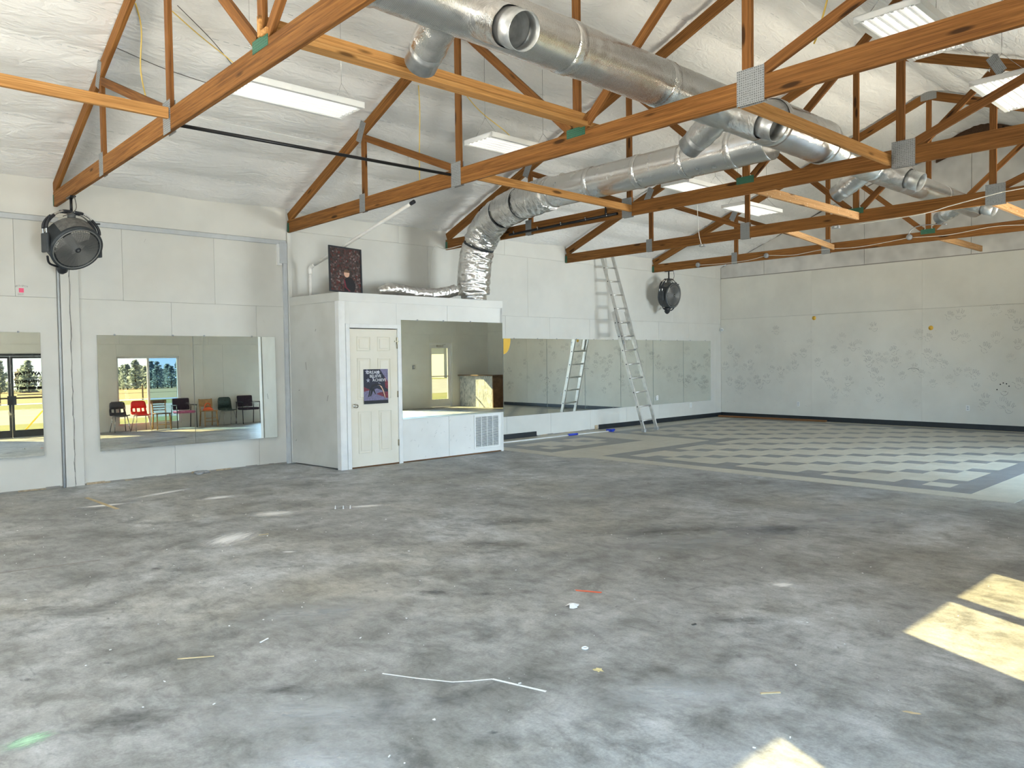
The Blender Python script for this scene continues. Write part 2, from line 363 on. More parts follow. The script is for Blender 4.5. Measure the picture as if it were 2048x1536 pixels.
# ------------------------------------------------------------------ mesh helpers
class MB:
    def __init__(s): s.bm = bmesh.new(); s.mi = 0
    def _f(s, vs):
        try:
            f = s.bm.faces.new(vs); f.material_index = s.mi; return f
        except ValueError: return None
    def box(s, c, size, rot=None):
        c = Vector(c); h = Vector(size) / 2; vs = []
        for dx in (-1, 1):
            for dy in (-1, 1):
                for dz in (-1, 1):
                    p = Vector((dx * h.x, dy * h.y, dz * h.z))
                    if rot is not None: p = rot @ p
                    vs.append(s.bm.verts.new(c + p))
        for q in ((0, 1, 3, 2), (4, 6, 7, 5), (0, 4, 5, 1), (2, 3, 7, 6), (0, 2, 6, 4), (1, 5, 7, 3)): s._f([vs[i] for i in q])
        return s
    def bb(s, x0, x1, y0, y1, z0, z1):
        return s.box(((x0 + x1) / 2, (y0 + y1) / 2, (z0 + z1) / 2), (abs(x1 - x0), abs(y1 - y0), abs(z1 - z0)))
    def bar(s, p0, p1, w, h, upv=(0, 0, 1)):
        p0, p1 = Vector(p0), Vector(p1); d = p1 - p0; x = d.normalized(); z = Vector(upv)
        z = (z - x * z.dot(x))
        if z.length < 1e-5: z = Vector((1, 0, 0)) - x * x.x
        z.normalize(); y = z.cross(x)
        R = Matrix((x, y, z)).transposed()
        return s.box((p0 + p1) / 2, (d.length, w, h), R)
    def tube(s, pts, r, n=10, caps=True, closed=False):
        pts = [Vector(p) for p in pts]; m = len(pts); rings = []
        rr = r if isinstance(r, (list, tuple)) else [r] * m
        prev = None
        for i in range(m):
            if closed: t = pts[(i + 1) % m] - pts[i - 1]
            elif i == 0: t = pts[1] - pts[0]
            elif i == m - 1: t = pts[-1] - pts[-2]
            else: t = (pts[i + 1] - pts[i]).normalized() + (pts[i] - pts[i - 1]).normalized()
            t.normalize()
            if prev is None:
                a = Vector((0, 0, 1)) if abs(t.z) < 0.9 else Vector((1, 0, 0))
                nrm = (a - t * a.dot(t)).normalized()
            else:
                nrm = (prev - t * prev.dot(t))
                nrm = nrm.normalized() if nrm.length > 1e-6 else prev
            prev = nrm; bn = t.cross(nrm)
            rings.append([s.bm.verts.new(pts[i] + (nrm * math.cos(2 * PI * k / n) + bn * math.sin(2 * PI * k / n)) * rr[i]) for k in range(n)])
        for i in range(m if closed else m - 1):
            a, b = rings[i], rings[(i + 1) % m]
            for k in range(n):
                f = s._f([a[k], a[(k + 1) % n], b[(k + 1) % n], b[k]])
                if f: f.smooth = True
        if caps and not closed:
            s._f(list(reversed(rings[0]))); s._f(rings[-1])
        return s
    def lathe(s, prof, n=24, c=(0, 0, 0), axis=(0, 0, 1), close=False):
        ax = Vector(axis).normalized(); q = Vector((0, 0, 1)).rotation_difference(ax); c = Vector(c); rings = []
        for r, z in prof:
            rings.append([s.bm.verts.new(c + q @ Vector((max(r, 1e-5) * math.cos(2 * PI * k / n), max(r, 1e-5) * math.sin(2 * PI * k / n), z))) for k in range(n)])
        m = len(rings)
        for i in range(m if close else m - 1):
            a, b = rings[i], rings[(i + 1) % m]
            for k in range(n):
                f = s._f([a[k], a[(k + 1) % n], b[(k + 1) % n], b[k]])
                if f: f.smooth = True
        return s
    def prism(s, poly, o, ux, uy, thick):
        o, ux, uy = Vector(o), Vector(ux), Vector(uy); nz = ux.cross(uy).normalized() * thick
        a = [s.bm.verts.new(o + ux * p[0] + uy * p[1]) for p in poly]; b = [s.bm.verts.new(v.co + nz) for v in a]
        s._f(list(reversed(a))); s._f(b); n = len(a)
        for i in range(n): s._f([a[i], a[(i + 1) % n], b[(i + 1) % n], b[i]])
        return s
    def quad(s, *ps): s._f([s.bm.verts.new(Vector(p)) for p in ps]); return s
    def build(s, name, mat, parent=None, bevel=0.0, origin=None, norm=True):
        """vertices are in world space; origin moves the object's origin there"""
        if norm: bmesh.ops.recalc_face_normals(s.bm, faces=s.bm.faces[:])
        me = bpy.data.meshes.new(name)
        pw = parent_world(parent)
        o0 = Vector(origin) if origin is not None else pw
        bmesh.ops.translate(s.bm, verts=s.bm.verts[:], vec=-o0)
        s.bm.to_mesh(me); s.bm.free()
        for m_ in (mat if isinstance(mat, (list, tuple)) else [mat]): me.materials.append(M[m_])
        o = bpy.data.objects.new(name, me); COL.objects.link(o)
        o.location = o0 - pw
        if parent is not None: o.parent = parent
        if bevel:
            b = o.modifiers.new('bevel', 'BEVEL'); b.width = bevel; b.segments = 2; b.limit_method = 'ANGLE'
        return o
def parent_world(p):
    w = Vector((0, 0, 0))
    while p is not None: w = w + p.location; p = p.parent
    return w
def tag(o, label=None, cat=None, group=None, kind=None):
    if label: o['label'] = label
    if cat: o['category'] = cat
    if group: o['group'] = group
    if kind: o['kind'] = kind
    return o
def empty(name, loc, label=None, cat=None, group=None, kind=None):
    o = bpy.data.objects.new(name, None); COL.objects.link(o); o.location = loc; o.empty_display_size = 0.1
    return tag(o, label, cat, group, kind)
def copy_tree(o, parent=None):
    c = o.copy(); COL.objects.link(c); c.parent = parent
    for ch in o.children: copy_tree(ch, c)
    return c
BOARD_CACHE = {}
def board(name, p0, p1, w, h, mat, parent=None, upv=(0, 0, 1)):
    """one stick of lumber: its own object with local X along its length (grain)"""
    p0, p1 = Vector(p0), Vector(p1); d = p1 - p0; ln = d.length; x = d.normalized(); z = Vector(upv)
    z = z - x * z.dot(x)
    if z.length < 1e-5: z = Vector((1, 0, 0))
    z.normalize(); y = z.cross(x)
    key = (round(ln, 3), w, h, mat)
    if key in BOARD_CACHE: me = BOARD_CACHE[key]
    else:
        me = bpy.data.meshes.new(name); bm = bmesh.new()
        bmesh.ops.create_cube(bm, size=1.0)
        for v in bm.verts: v.co = Vector((v.co.x * ln, v.co.y * w, v.co.z * h))
        bmesh.ops.bevel(bm, geom=bm.edges[:], offset=min(w, h) * 0.06, segments=1, affect='EDGES')
        bm.to_mesh(me); bm.free(); me.materials.append(M[mat]); BOARD_CACHE[key] = me
    o = bpy.data.objects.new(name, me); COL.objects.link(o)
    R = Matrix((x, y, z)).transposed().to_4x4(); R.translation = (p0 + p1) / 2 - parent_world(parent)
    o.matrix_local = R if parent is None else R
    if parent is not None: o.parent = parent; o.matrix_parent_inverse = Matrix.Identity(4)
    return o
def text_mesh(name, txt, mat, size, o, ux, uy, parent=None, arc=0.0, extr=0.0006, shear=0.0, sx=1.0, bold=0.0):
    """flat lettering as real mesh on a surface: o is its centre, ux reading direction, uy up"""
    cu = bpy.data.curves.new(name, 'FONT'); cu.body = txt; cu.size = size; cu.align_x = 'CENTER'; cu.align_y = 'CENTER'; cu.extrude = extr; cu.resolution_u = 2
    cu.shear = shear; cu.offset = bold
    tmp = bpy.data.objects.new(name, cu); COL.objects.link(tmp)
    dg = bpy.context.evaluated_depsgraph_get(); me = bpy.data.meshes.new_from_object(tmp.evaluated_get(dg))
    bpy.data.objects.remove(tmp); bpy.data.curves.remove(cu)
    ux, uy = Vector(ux).normalized(), Vector(uy).normalized(); uz = ux.cross(uy); o = Vector(o)
    for v in me.vertices:
        x, y, z = v.co; x *= sx
        if arc: y -= arc * x * x
        v.co = ux * x + uy * y + uz * z
    me.materials.clear(); me.materials.append(M[mat]); me.name = name
    ob = bpy.data.objects.new(name, me); COL.objects.link(ob)
    ob.location = o - parent_world(parent)
    if parent is not None: ob.parent = parent
    return ob
def ring_pts(c, r, n, ax):
    q = Vector((0, 0, 1)).rotation_difference(Vector(ax).normalized())
    return [Vector(c) + q @ Vector((r * math.cos(2 * PI * k / n), r * math.sin(2 * PI * k / n), 0)) for k in range(n)]

# ================================================================== STRUCTURE
# ---- floor slab and the vinyl tiles laid on its far end
floor = tag(MB().bb(XB - 0.2, L + 0.2, WR - 0.25, 0.2, -0.15, 0.0).build('floor', 'concrete'), 'bare grey stained concrete floor slab of the hall', kind='structure')
TS = 0.3048
def tile_edge_x(i, j):
    y = -8.21 + j * TS
    x = 9.21 + 0.034 * (-3.03 - min(y, -3.03)) + i * TS
    if y > -3.0 and i < 10: x -= 0.20
    return x
def in_main(i, j): return (0 <= i <= 25 and 0 <= j <= 16) or (10 <= i <= 25 and 17 <= j <= 24)
def in_small(i, j): return 0 <= i <= 7 and 20 <= j <= 24
def tile_dark(i, j):
    for fn in (in_main, in_small):
        if fn(i, j):
            if any(not fn(i + a, j + b) for a in (-1, 0, 1) for b in (-1, 0, 1)): return True
            return (i + j) % 4 == 3
    return False
def project(p):
    d = Vector(p) - CAM; z = d.dot(fw)
    return (1024 + F_PX * d.dot(r2) / z, 768 - F_PX * d.dot(u2) / z, z) if z > 0.1 else (-9e9, 0, z)
cells = []
for i in range(-1, 28):
    for j in range(-2, 28):
        y0, y1 = -8.21 + j * TS, -8.21 + (j + 1) * TS
        y0 = max(y0, -8.69); y1 = min(y1, -0.012)
        if y1 - y0 < 0.02: continue
        jj = max(j, -1.57)
        xs = [tile_edge_x(i, j), tile_edge_x(i + 1, j), tile_edge_x(i + 1, j + 1), tile_edge_x(i, j + 1)]
        if j == 16: xs[2] = tile_edge_x(i + 1, 16) - 0.34e-1 * TS * 0; xs[3] = tile_edge_x(i, 16)
        xs = [min(x, L - 0.014) for x in xs]
        if xs[1] - xs[0] < 0.03: continue
        if (xs[0] < 8.68 and y1 > -1.4): xs[0] = xs[3] = 8.68
        cx_, cy_ = sum(xs) / 4, (y0 + y1) / 2
        u, v, z = project((cx_, cy_, 0))
        vis = -30 < u < 2080
        cells.append((not vis, z, i, j, xs, y0, y1, tile_dark(i, j)))
cells.sort()
tile_cache = {}
rest = MB()
for n, (hid, z, i, j, xs, y0, y1, dk) in enumerate(cells):
    g = 0.0008; cx_, cy_ = sum(xs) / 4, (y0 + y1) / 2
    quad = [(xs[0] + g - cx_, y0 + g - cy_), (xs[1] - g - cx_, y0 + g - cy_), (xs[2] - g - cx_, y1 - g - cy_), (xs[3] + g - cx_, y1 - g - cy_)]
    if n < 300:
        key = (dk, tuple((round(a, 3), round(b, 3)) for a, b in quad))
        if key not in tile_cache:
            bm = bmesh.new(); lo = [bm.verts.new((a, b, 0)) for a, b in quad]; hi = [bm.verts.new((a, b, 0.003)) for a, b in quad]
            bm.faces.new(hi)
            for k in range(4): bm.faces.new([lo[k], lo[(k + 1) % 4], hi[(k + 1) % 4], hi[k]])
            me = bpy.data.meshes.new('floor_tile'); bm.to_mesh(me); bm.free(); me.materials.append(M['tile_dark' if dk else 'tile_light']); tile_cache[key] = me
        o = bpy.data.objects.new('floor_tile', tile_cache[key]); COL.objects.link(o); o.parent = floor; o.location = (cx_, cy_, 0)
    else:
        rest.mi = 1 if dk else 0
        lo = [rest.bm.verts.new((a + cx_, b + cy_, 0)) for a, b in quad]; hi = [rest.bm.verts.new((a + cx_, b + cy_, 0.003)) for a, b in quad]
        rest._f(hi)
        for k in range(4): rest._f([lo[k], lo[(k + 1) % 4], hi[(k + 1) % 4], hi[k]])
tag(rest.build('floor_tile_field', ['tile_light', 'tile_dark'], floor, norm=False), 'far rows of light and grey checkered vinyl floor tiles', kind='stuff')

# ---- marks on the slab (flat, a fraction of a millimetre proud)
def blob(mat, name, c, rx, ry, rot=0, n=18, rough=0.35, seed=0, z=0.0006, parent=floor):
    rnd = random.Random(seed); b = MB(); pts = []
    for k in range(n):
        a = 2 * PI * k / n; r = 1 + rnd.uniform(-rough, rough)
        x, y = rx * r * math.cos(a), ry * r * math.sin(a)
        pts.append((c[0] + x * math.cos(rot) - y * math.sin(rot), c[1] + x * math.sin(rot) + y * math.cos(rot)))
    vs = [b.bm.verts.new((x, y, z)) for x, y in pts]; b._f(vs)
    return b.build(name, mat, parent, norm=False)
def splash(name, c, size, seed, mat='chalk', parent=floor, dirs=0.6):
    """streaky spill: many thin slivers radiating from a middle"""
    rnd = random.Random(seed); b = MB()
    for k in range(46):
        a = rnd.gauss(dirs, 0.55) + (PI if rnd.random() < 0.5 else 0); r0 = rnd.uniform(0, 0.25) * size; ln = rnd.uniform(0.15, 0.95) * size; w = rnd.uniform(0.008, 0.03) * size
        px, py = c[0] + rnd.gauss(0, 0.22) * size, c[1] + rnd.gauss(0, 0.16) * size
        d = Vector((math.cos(a), math.sin(a))); nn = Vector((-d.y, d.x))
        p = [(px + d.x * r0 - nn.x * w, py + d.y * r0 - nn.y * w), (px + d.x * (r0 + ln * .5) - nn.x * w * 1.4, py + d.y * (r0 + ln * .5) - nn.y * w * 1.4), (px + d.x * (r0 + ln), py + d.y * (r0 + ln)), (px + d.x * (r0 + ln * .5) + nn.x * w * 1.4, py + d.y * (r0 + ln * .5) + nn.y * w * 1.4), (px + d.x * r0 + nn.x * w, py + d.y * r0 + nn.y * w)]
        vs = [b.bm.verts.new((x, y, 0.0006 + k * 1e-5)) for x, y in p]; b._f(vs)
    return b.build(name, mat, parent, norm=False)
def soft(name, mat, c, rx, ry, rot, z):
    b = MB(); b.quad((-1, -1, 0), (1, -1, 0), (1, 1, 0), (-1, 1, 0)); o = b.build(name, mat, None, norm=False)
    o.location = (c[0], c[1], z); o.rotation_euler = (0, 0, rot); o.scale = (rx, ry, 1); o.parent = floor
def soft_mat(name, col, stretch, thresh, rough=0.85, mx_=0.95):
    m = bpy.data.materials.new(name); m.use_nodes = True; nt = m.node_tree; p = nt.nodes['Principled BSDF']; out = nt.nodes['Material Output']
    p.inputs['Base Color'].default_value = (*col, 1); p.inputs['Roughness'].default_value = rough
    tc = nt.nodes.new('ShaderNodeTexCoord'); ln = nt.nodes.new('ShaderNodeVectorMath'); ln.operation = 'LENGTH'; nt.links.new(tc.outputs['Object'], ln.inputs[0])
    v = coords(nt, stretch, rand=True); f = noise_t(nt, v, 3.0, 10, 0.78, 0.5)
    sub = nt.nodes.new('ShaderNodeMath'); sub.operation = 'MULTIPLY_ADD'; sub.inputs[1].default_value = -0.62; nt.links.new(ln.outputs['Value'], sub.inputs[0]); nt.links.new(f, sub.inputs[2])
    fac = ramp(nt, sub.outputs[0], [(thresh, (0, 0, 0)), (thresh + 0.42, (mx_,) * 3)])
    tr = nt.nodes.new('ShaderNodeBsdfTransparent'); mx = nt.nodes.new('ShaderNodeMixShader')
    nt.links.new(fac, mx.inputs[0]); nt.links.new(tr.outputs[0], mx.inputs[1]); nt.links.new(p.outputs[0], mx.inputs[2]); nt.links.new(mx.outputs[0], out.inputs[0]); M[name] = m
soft_mat('chalk_soft', (0.85, 0.85, 0.84), (0.7, 4.5, 1), -0.05)
soft_mat('green_soft', (0.50, 0.78, 0.52), (1.0, 3.0, 1), 0.08)
soft_mat('dark_soft', (0.07, 0.07, 0.068), (1.6, 1.6, 1), 0.12, 0.6, 0.42)
soft_mat('pale_soft', (0.60, 0.61, 0.62), (2.0, 2.5, 1), 0.06, 0.8, 0.40)
SOFT = [('chalk_spill', 'chalk_soft', (2.70, -4.33), 0.42, 0.24, 0.55), ('chalk_spill', 'chalk_soft', (3.47, -3.56), 0.38, 0.20, -0.55), ('chalk_spill', 'chalk_soft', (3.44, -2.20), 0.34, 0.16, -0.1),
        ('chalk_spill', 'chalk_soft', (4.36, -3.91), 0.36, 0.12, -0.5), ('chalk_spill', 'chalk_soft', (2.35, -1.75), 0.42, 0.12, -0.2), ('chalk_spill', 'chalk_soft', (3.1, -1.4), 0.7, 0.12, 0.3), ('green_chalk_smear', 'green_soft', (0.62, -7.31), 0.16, 0.10, 0.1),
        ('dark_stain', 'dark_soft', (3.02, -6.87), 0.26, 0.13, -0.8), ('dark_stain', 'dark_soft', (1.10, -6.65), 0.06, 0.03, -0.8), ('dark_stain', 'dark_soft', (2.05, -8.60), 0.05, 0.03, -0.8),
        ('dark_stain', 'dark_soft', (0.95, -7.40), 0.42, 0.24, -0.7), ('dark_stain', 'dark_soft', (1.64, -8.66), 0.09, 0.04, -0.8), ('dark_stain', 'dark_soft', (3.25, -7.15), 0.16, 0.08, -0.8), ('dark_stain', 'dark_soft', (1.9, -4.9), 0.12, 0.04, -1.0), ('dark_stain', 'dark_soft', (0.75, -6.6), 0.10, 0.04, -0.8),
        ('dark_stain', 'dark_soft', (4.9, -5.6), 0.9, 0.35, -0.6), ('dark_stain', 'dark_soft', (5.6, -6.9), 1.1, 0.35, -0.6), ('dark_stain', 'dark_soft', (4.2, -6.2), 0.7, 0.3, -0.9), ('dark_stain', 'dark_soft', (6.4, -7.6), 0.6, 0.2, -0.6), ('dark_stain', 'dark_soft', (6.2, -1.9), 0.4, 0.10, -0.1),
        ('dark_stain', 'dark_soft', (1.2, -5.6), 0.7, 0.25, -0.8), ('dark_stain', 'dark_soft', (1.6, -7.6), 0.4, 0.12, -0.8), ('dark_stain', 'dark_soft', (4.0, -8.6), 0.4, 0.14, -0.8),
        ('pale_patch', 'pale_soft', (1.6, -7.9), 0.9, 0.35, -0.75), ('pale_patch', 'pale_soft', (2.3, -6.7), 0.8, 0.35, -0.5), ('pale_patch', 'pale_soft', (5.4, -7.3), 1.3, 0.45, -0.6), ('pale_patch', 'pale_soft', (7.2, -7.9), 1.4, 0.6, -0.6), ('pale_patch', 'pale_soft', (2.9, -8.9), 0.7, 0.25, -0.7), ('pale_patch', 'pale_soft', (1.4, -8.3), 0.5, 0.3, -0.8), ('pale_patch', 'pale_soft', (4.7, -1.5), 0.9, 0.3, 0.0), ('pale_patch', 'pale_soft', (6.4, -5.2), 0.9, 0.3, -0.6),
        ('adhesive_stain', 'pale_soft', (8.35, -3.0), 0.6, 0.12, -0.4), ('white_paint_spot', 'chalk_soft', (4.807, -8.419), 0.15, 0.10, -0.6), ('white_paint_spot', 'chalk_soft', (2.845, -5.157), 0.11, 0.04, -0.7)]
for k, (nm, mt, c, rx, ry, ro) in enumerate(SOFT): soft(nm, mt, c, rx, ry, ro, 0.0004 + 0.00005 * k)
blob('scrap_yellow', 'yellow_powder_spot', (2.846, -8.483), 0.020, 0.024, 0, seed=20, rough=0.4)
blob('scrap_tan', 'tan_smudge', (3.464, -9.721), 0.035, 0.012, -1.2, seed=23, rough=0.3)
b = MB(); pts = [(2.05, -7.763), (2.14, -7.93), (2.237, -8.085), (2.31, -8.14), (2.398, -8.194)]
pts2 = [(2.398, -8.194), (2.44, -8.33), (2.485, -8.474)]
for pp, w in ((pts, 0.004), (pts2, 0.007)):
    for a, c in zip(pp[:-1], pp[1:]): b.bar((a[0], a[1], 0.0005), (c[0], c[1], 0.0005), w * 2, 0.001)
b.build('chalk_line', 'chalk', floor)
b = MB(); b.bar((0.4, -4.05, 0.0004), (1.657, -4.31, 0.0004), 0.03, 0.0008); b.build('old_tape_line', 'stain_adhesive', floor)
b = MB(); b.bar((2.343, -1.04, 0.0004), (2.395, -2.09, 0.0004), 0.045, 0.0008); b.build('old_tape_line', 'scrap_tan', floor)

# ---- roof lining: white insulation fabric sagging between the purlins
def build_ceiling():
    b = MB(); x0, x1 = XB - 0.1, L + 0.02; nx = 300; ny = 190
    ye = WR - 0.02
    rows = []
    ys = [0.02 + (ye - 0.02) * k / ny for k in range(ny + 1)]
    for y in ys:
        row = []
        d = -y if y > YR else (y - 2 * YR)
        base = ZH + SL * d
        ph = (d + 0.06) / 0.58
        sag = 0.048 * abs(math.sin(PI * (ph % 1.0))) ** 0.8
        ridge = max(0.0, 1 - abs(y - YR) / 0.45); base -= 0.05 * ridge * ridge
        for k in range(nx + 1):
            x = x0 + (x1 - x0) * k / nx
            bay = min(abs(x - t) for t in TX + [TX[0] - 3.1, TX[0] - 6.2, L])
            bl = min(1.0, bay / 0.7)
            w = noise.noise(Vector((x * 1.1, d * 2.6, 3.1))) * 0.020 + noise.noise(Vector((x * 3.3, d * 7.5 + x * 2.0, 7.7))) * 0.010
            fold = (1 - bl) * noise.noise(Vector((x * 5.0 + d * 2, d * 9.0, 1.0))) * 0.035
            row.append(b.bm.verts.new((x, y, base - sag * (0.35 + 0.65 * bl) + w * (0.4 + 0.6 * bl) + fold + 0.03)))
        rows.append(row)
    for a, c in zip(rows[:-1], rows[1:]):
        for k in range(nx):
            f = b._f([a[k], a[k + 1], c[k + 1], c[k]])
            if f: f.smooth = True
    return b.build('ceiling', 'insulation', norm=False)
ceiling = tag(build_ceiling(), 'white insulation fabric lining sagging under the pitched roof', kind='structure')
for (xa, xb, y) in ((XB, 2.16, -1.675), (3.30, 5.50, -1.635), (9.0, 11.5, -1.65)):
    b = MB(); z = roof_z(y) - 0.002
    b.box(((xa + xb) / 2, y, z), (xb - xa, 0.05, 0.012), Matrix.Rotation(-math.atan(SL), 3, 'X'))
    b.build('seam_tape', 'white_enamel', ceiling)
# stitched seams of the lining: thin dashed threads
b = MB()
for k in range(1, 11):
    d = k * 0.58 - 0.06
    x = XB + 4
    while x < L - 0.1:
        ln = 0.05 + 0.04 * random.random()
        if random.random() < 0.7:
            b.bar((x, -d, roof_z(-d) + 0.020), (x + ln, -d, roof_z(-d) + 0.020), 0.004, 0.004)
        x += ln + 0.05
tag(b.build('seam_stitching', 'trim_grey', ceiling), kind='stuff')
# outer roof skin so that no daylight leaks in
b = MB()
b.quad((XB - 0.6, 0.6, ZH + 0.02), (L + 0.6, 0.6, ZH + 0.02), (L + 0.6, YR, roof_z(YR) + 0.35), (XB - 0.6, YR, roof_z(YR) + 0.35))
b.quad((XB - 0.6, YR, roof_z(YR) + 0.35), (L + 0.6, YR, roof_z(YR) + 0.35), (L + 0.6, WR - 0.6, ZH + 0.02), (XB - 0.6, WR - 0.6, ZH + 0.02))
b.build('roof_sheet', 'roof_outer', ceiling, norm=False)

# ---- long mirror wall (left)
wall_left = tag(MB().bb(XB - 0.2, L + 0.2, 0.012, 0.22, -0.1, ZH + 0.3).build('wall_left', 'joint'), 'long white panelled wall hung with mirrors', kind='structure')
PANEL_MESH = {}
def panel(parent, x0, x1, z0, z1, mat, y=0.0, t=0.012, axis='y', at=0.0):
    w, h = x1 - x0, z1 - z0
    key = (round(w, 3), round(h, 3), mat, axis)
    if key not in PANEL_MESH:
        b = MB(); b.box((0, 0, 0), (w, t, h) if axis == 'y' else (t, w, h)); bm = b.bm
        bmesh.ops.bevel(bm, geom=bm.edges[:], offset=0.0015, segments=1, affect='EDGES')
        me = bpy.data.meshes.new('wall_panel'); bm.to_mesh(me); bm.free(); me.materials.append(M[mat]); PANEL_MESH[key] = me
    o = bpy.data.objects.new('wall_panel', PANEL_MESH[key]); COL.objects.link(o)
    c = Vector(((x0 + x1) / 2, at + t / 2, (z0 + z1) / 2)) if axis == 'y' else Vector((at + t / 2, (x0 + x1) / 2, (z0 + z1) / 2))
    o.location = c - parent_world(parent); o.parent = parent
    return o
G = 0.0013
def panel_row(parent, xs, z0, z1, mat, axis='y', at=0.0):
    for a, c in zip(xs[:-1], xs[1:]): panel(parent, a + G, c - G, z0 + G, z1 - G, mat, axis=axis, at=at)
def xs_from(a, b, ref, step=1.2192):
    k = math.ceil((a - ref) / step + 0.12); out = [a]
    while ref + k * step < b - 0.15: out.append(ref + k * step); k += 1
    return out + [b]
panel_row(wall_left, xs_from(XB, 2.33, 3.713), 0.018, 2.395, 'wall_paint')
panel_row(wall_left, xs_from(2.57, 5.42, 3.713), 0.018, 2.395, 'wall_paint')
panel_row(wall_left, xs_from(XB, 2.33, 3.713 + 0.61), 2.395, 3.35, 'wall_paint')
panel_row(wall_left, xs_from(2.57, 5.42, 3.713 + 0.61), 2.395, 3.35, 'wall_paint')
panel_row(wall_left, xs_from(5.42, L, 9.93), 0.018, 2.39, 'wall_paint')
panel_row(wall_left, xs_from(5.42, L, 9.93 + 0.61, 2.4384), 2.39, 3.56, 'wall_paint')
panel_row(wall_left, xs_from(5.42, L, 9.93, 2.4384), 3.56, 3.95, 'wall_paint')
b = MB(); b.bb(XB, 5.42, -0.035, 0.012, 3.40, 3.95); b.build('header_board', 'wall_paint', wall_left, 0.003)
b = MB(); b.bb(XB, 5.42, -0.028, 0.012, 3.335, 3.398); b.build('header_strip', 'trim_grey', wall_left, 0.003)
b = MB(); b.bb(2.365, 2.465, -0.03, 0.012, 0.0, 3.40); b.build('pilaster_board', 'wall_paint', wall_left, 0.003)
b = MB(); b.bb(2.468, 2.575, -0.022, 0.012, 0.0, 3.40); b.build('pilaster_board', 'wall_paint', wall_left, 0.003)
b = MB(); b.tube([(2.345, -0.02, 0.0), (2.345, -0.02, 3.05)], 0.014, 10); b.build('conduit', 'trim_grey', wall_left)
b = MB(); b.bb(2.28, 2.36, -0.04, 0.0, 3.02, 3.10); b.build('conduit_box', 'trim_white', wall_left, 0.003)
b = MB(); b.bb(5.36, 5.42, -0.045, 0.0, 0.0, 3.36); b.build('pilaster_board', 'trim_grey', wall_left, 0.003)
b = MB(); b.bb(5.425, 5.485, -0.06, 0.0, 0.0, 3.52); b.build('pilaster_board', 'wall_paint', wall_left, 0.003)
b = MB(); b.bb(5.27, 5.34, -0.04, 0.0, 3.02, 3.34); b.build('bracket_block', 'trim_white', wall_left, 0.003)
b = MB(); b.bb(5.30, 5.42, -0.055, 0.0, 3.05, 3.36); b.build('bracket_block', 'trim_grey', wall_left, 0.003)
# ragged bottom edge where the base trim was pulled off
def ragged(parent, x0, x1, seed, mats=('plaster_chip', 'joint'), y=-0.006):
    rnd = random.Random(seed); x = x0; k = 0
    b = MB()
    while x < x1:
        w = rnd.uniform(0.05, 0.22); h = rnd.uniform(0.008, 0.030)
        b.mi = rnd.choice((0, 1)); b.bb(x, min(x + w, x1), y, 0.006, 0.001, h); x += w
    o = b.build('torn_base_strip', list(mats), parent); o['kind'] = 'stuff'
ragged(wall_left, XB, 2.3, 1); ragged(wall_left, 2.6, 5.36, 2); ragged(wall_left, 10.75, 12.3, 3)
# crack running down the pilaster
b = MB(); z = 3.0; x = 2.466
while z > 0.05:
    nz = z - random.uniform(0.04, 0.14); nx_ = 2.466 + random.uniform(-0.010, 0.010); w = random.uniform(0.002, 0.007)
    b.bar((x, -0.0305, z), (nx_, -0.0305, nz), w, 0.001, (0, -1, 0)); x, z = nx_, nz
b.build('crack', 'stain_dark', wall_left)

# ---- end wall
wall_end = tag(MB().bb(L + 0.012, L + 0.25, WR - 0.2, 0.2, -0.1, 3.6).build('wall_end', 'joint'), 'white end wall covered in faint pencilled handprints', kind='structure')
ys = [0.0]
while ys[-1] - 2.4384 > WR: ys.append(ys[-1] - 2.4384)
ys.append(WR); ys = ys[::-1]
for z0, z1 in ((0.0, 2.508), (2.512, 3.555)):
    for a, c in zip(ys[:-1], ys[1:]): panel(wall_end, a + 0.0006, c - 0.0006, z0, z1, 'end_paint', axis='x', at=L)
b = MB(); poly = [(-WR + 0.0, 3.575), (0, 3.575), (0, ZH + 0.04), (-YR, roof_z(YR) + 0.1), (-WR, ZH + 0.04)]
b.prism(poly, (L + 0.14, 0, 0), (0, -1, 0), (0, 0, 1), 0.05); b.build('gable_sheathing', 'joint', wall_end)
gy = [0.0, -1.22, -3.66, -5.8, -8.24, -10.68, WR]
for a, c in zip(gy[:-1], gy[1:]):
    def top(y): return roof_z(y) + 0.0 - (0.25 if abs(y - YR) < 0.9 else 0)
    b = MB(); pl = [(a - 0.004, 3.575), (c + 0.004, 3.575), (c + 0.004, top(c))]
    if c < YR < a: pl.append((YR, roof_z(YR) - 0.28))
    pl.append((a - 0.004, top(a)))
    b.prism([(-p, q) for p, q in pl], (L + 0.022 + (0.006 if c == -8.24 else 0), 0, 0), (0, -1, 0), (0, 0, 1), 0.02)
    b.build('gable_panel', 'gable_board_mat', wall_end)
# dark rafter pair showing under the ridge
b = MB(); pl = [(5.15, roof_z(-5.15) - 0.33), (5.15, roof_z(-5.15) + 0.02), (5.98, roof_z(YR) + 0.0), (6.8, roof_z(-6.8) + 0.02), (6.8, roof_z(-6.8) - 0.33), (5.98, roof_z(YR) - 0.36)]
b.prism(pl, (L - 0.02, 0, 0), (0, -1, 0), (0, 0, 1), 0.04); b.build('ridge_rafter', 'wood_dark', wall_end)
for k in range(14):
    yy = -random.uniform(5.35, 6.6); zz = roof_z(yy) - random.uniform(0.05, 0.24)
    b = MB(); b.lathe([(0.0001, 0.0), (0.018, 0.002), (0.012, 0.008), (0.0001, 0.009)], 8, (L - 0.02, yy, zz), (-1, 0, 0)); b.build('washer', 'scrap_white', wall_end)

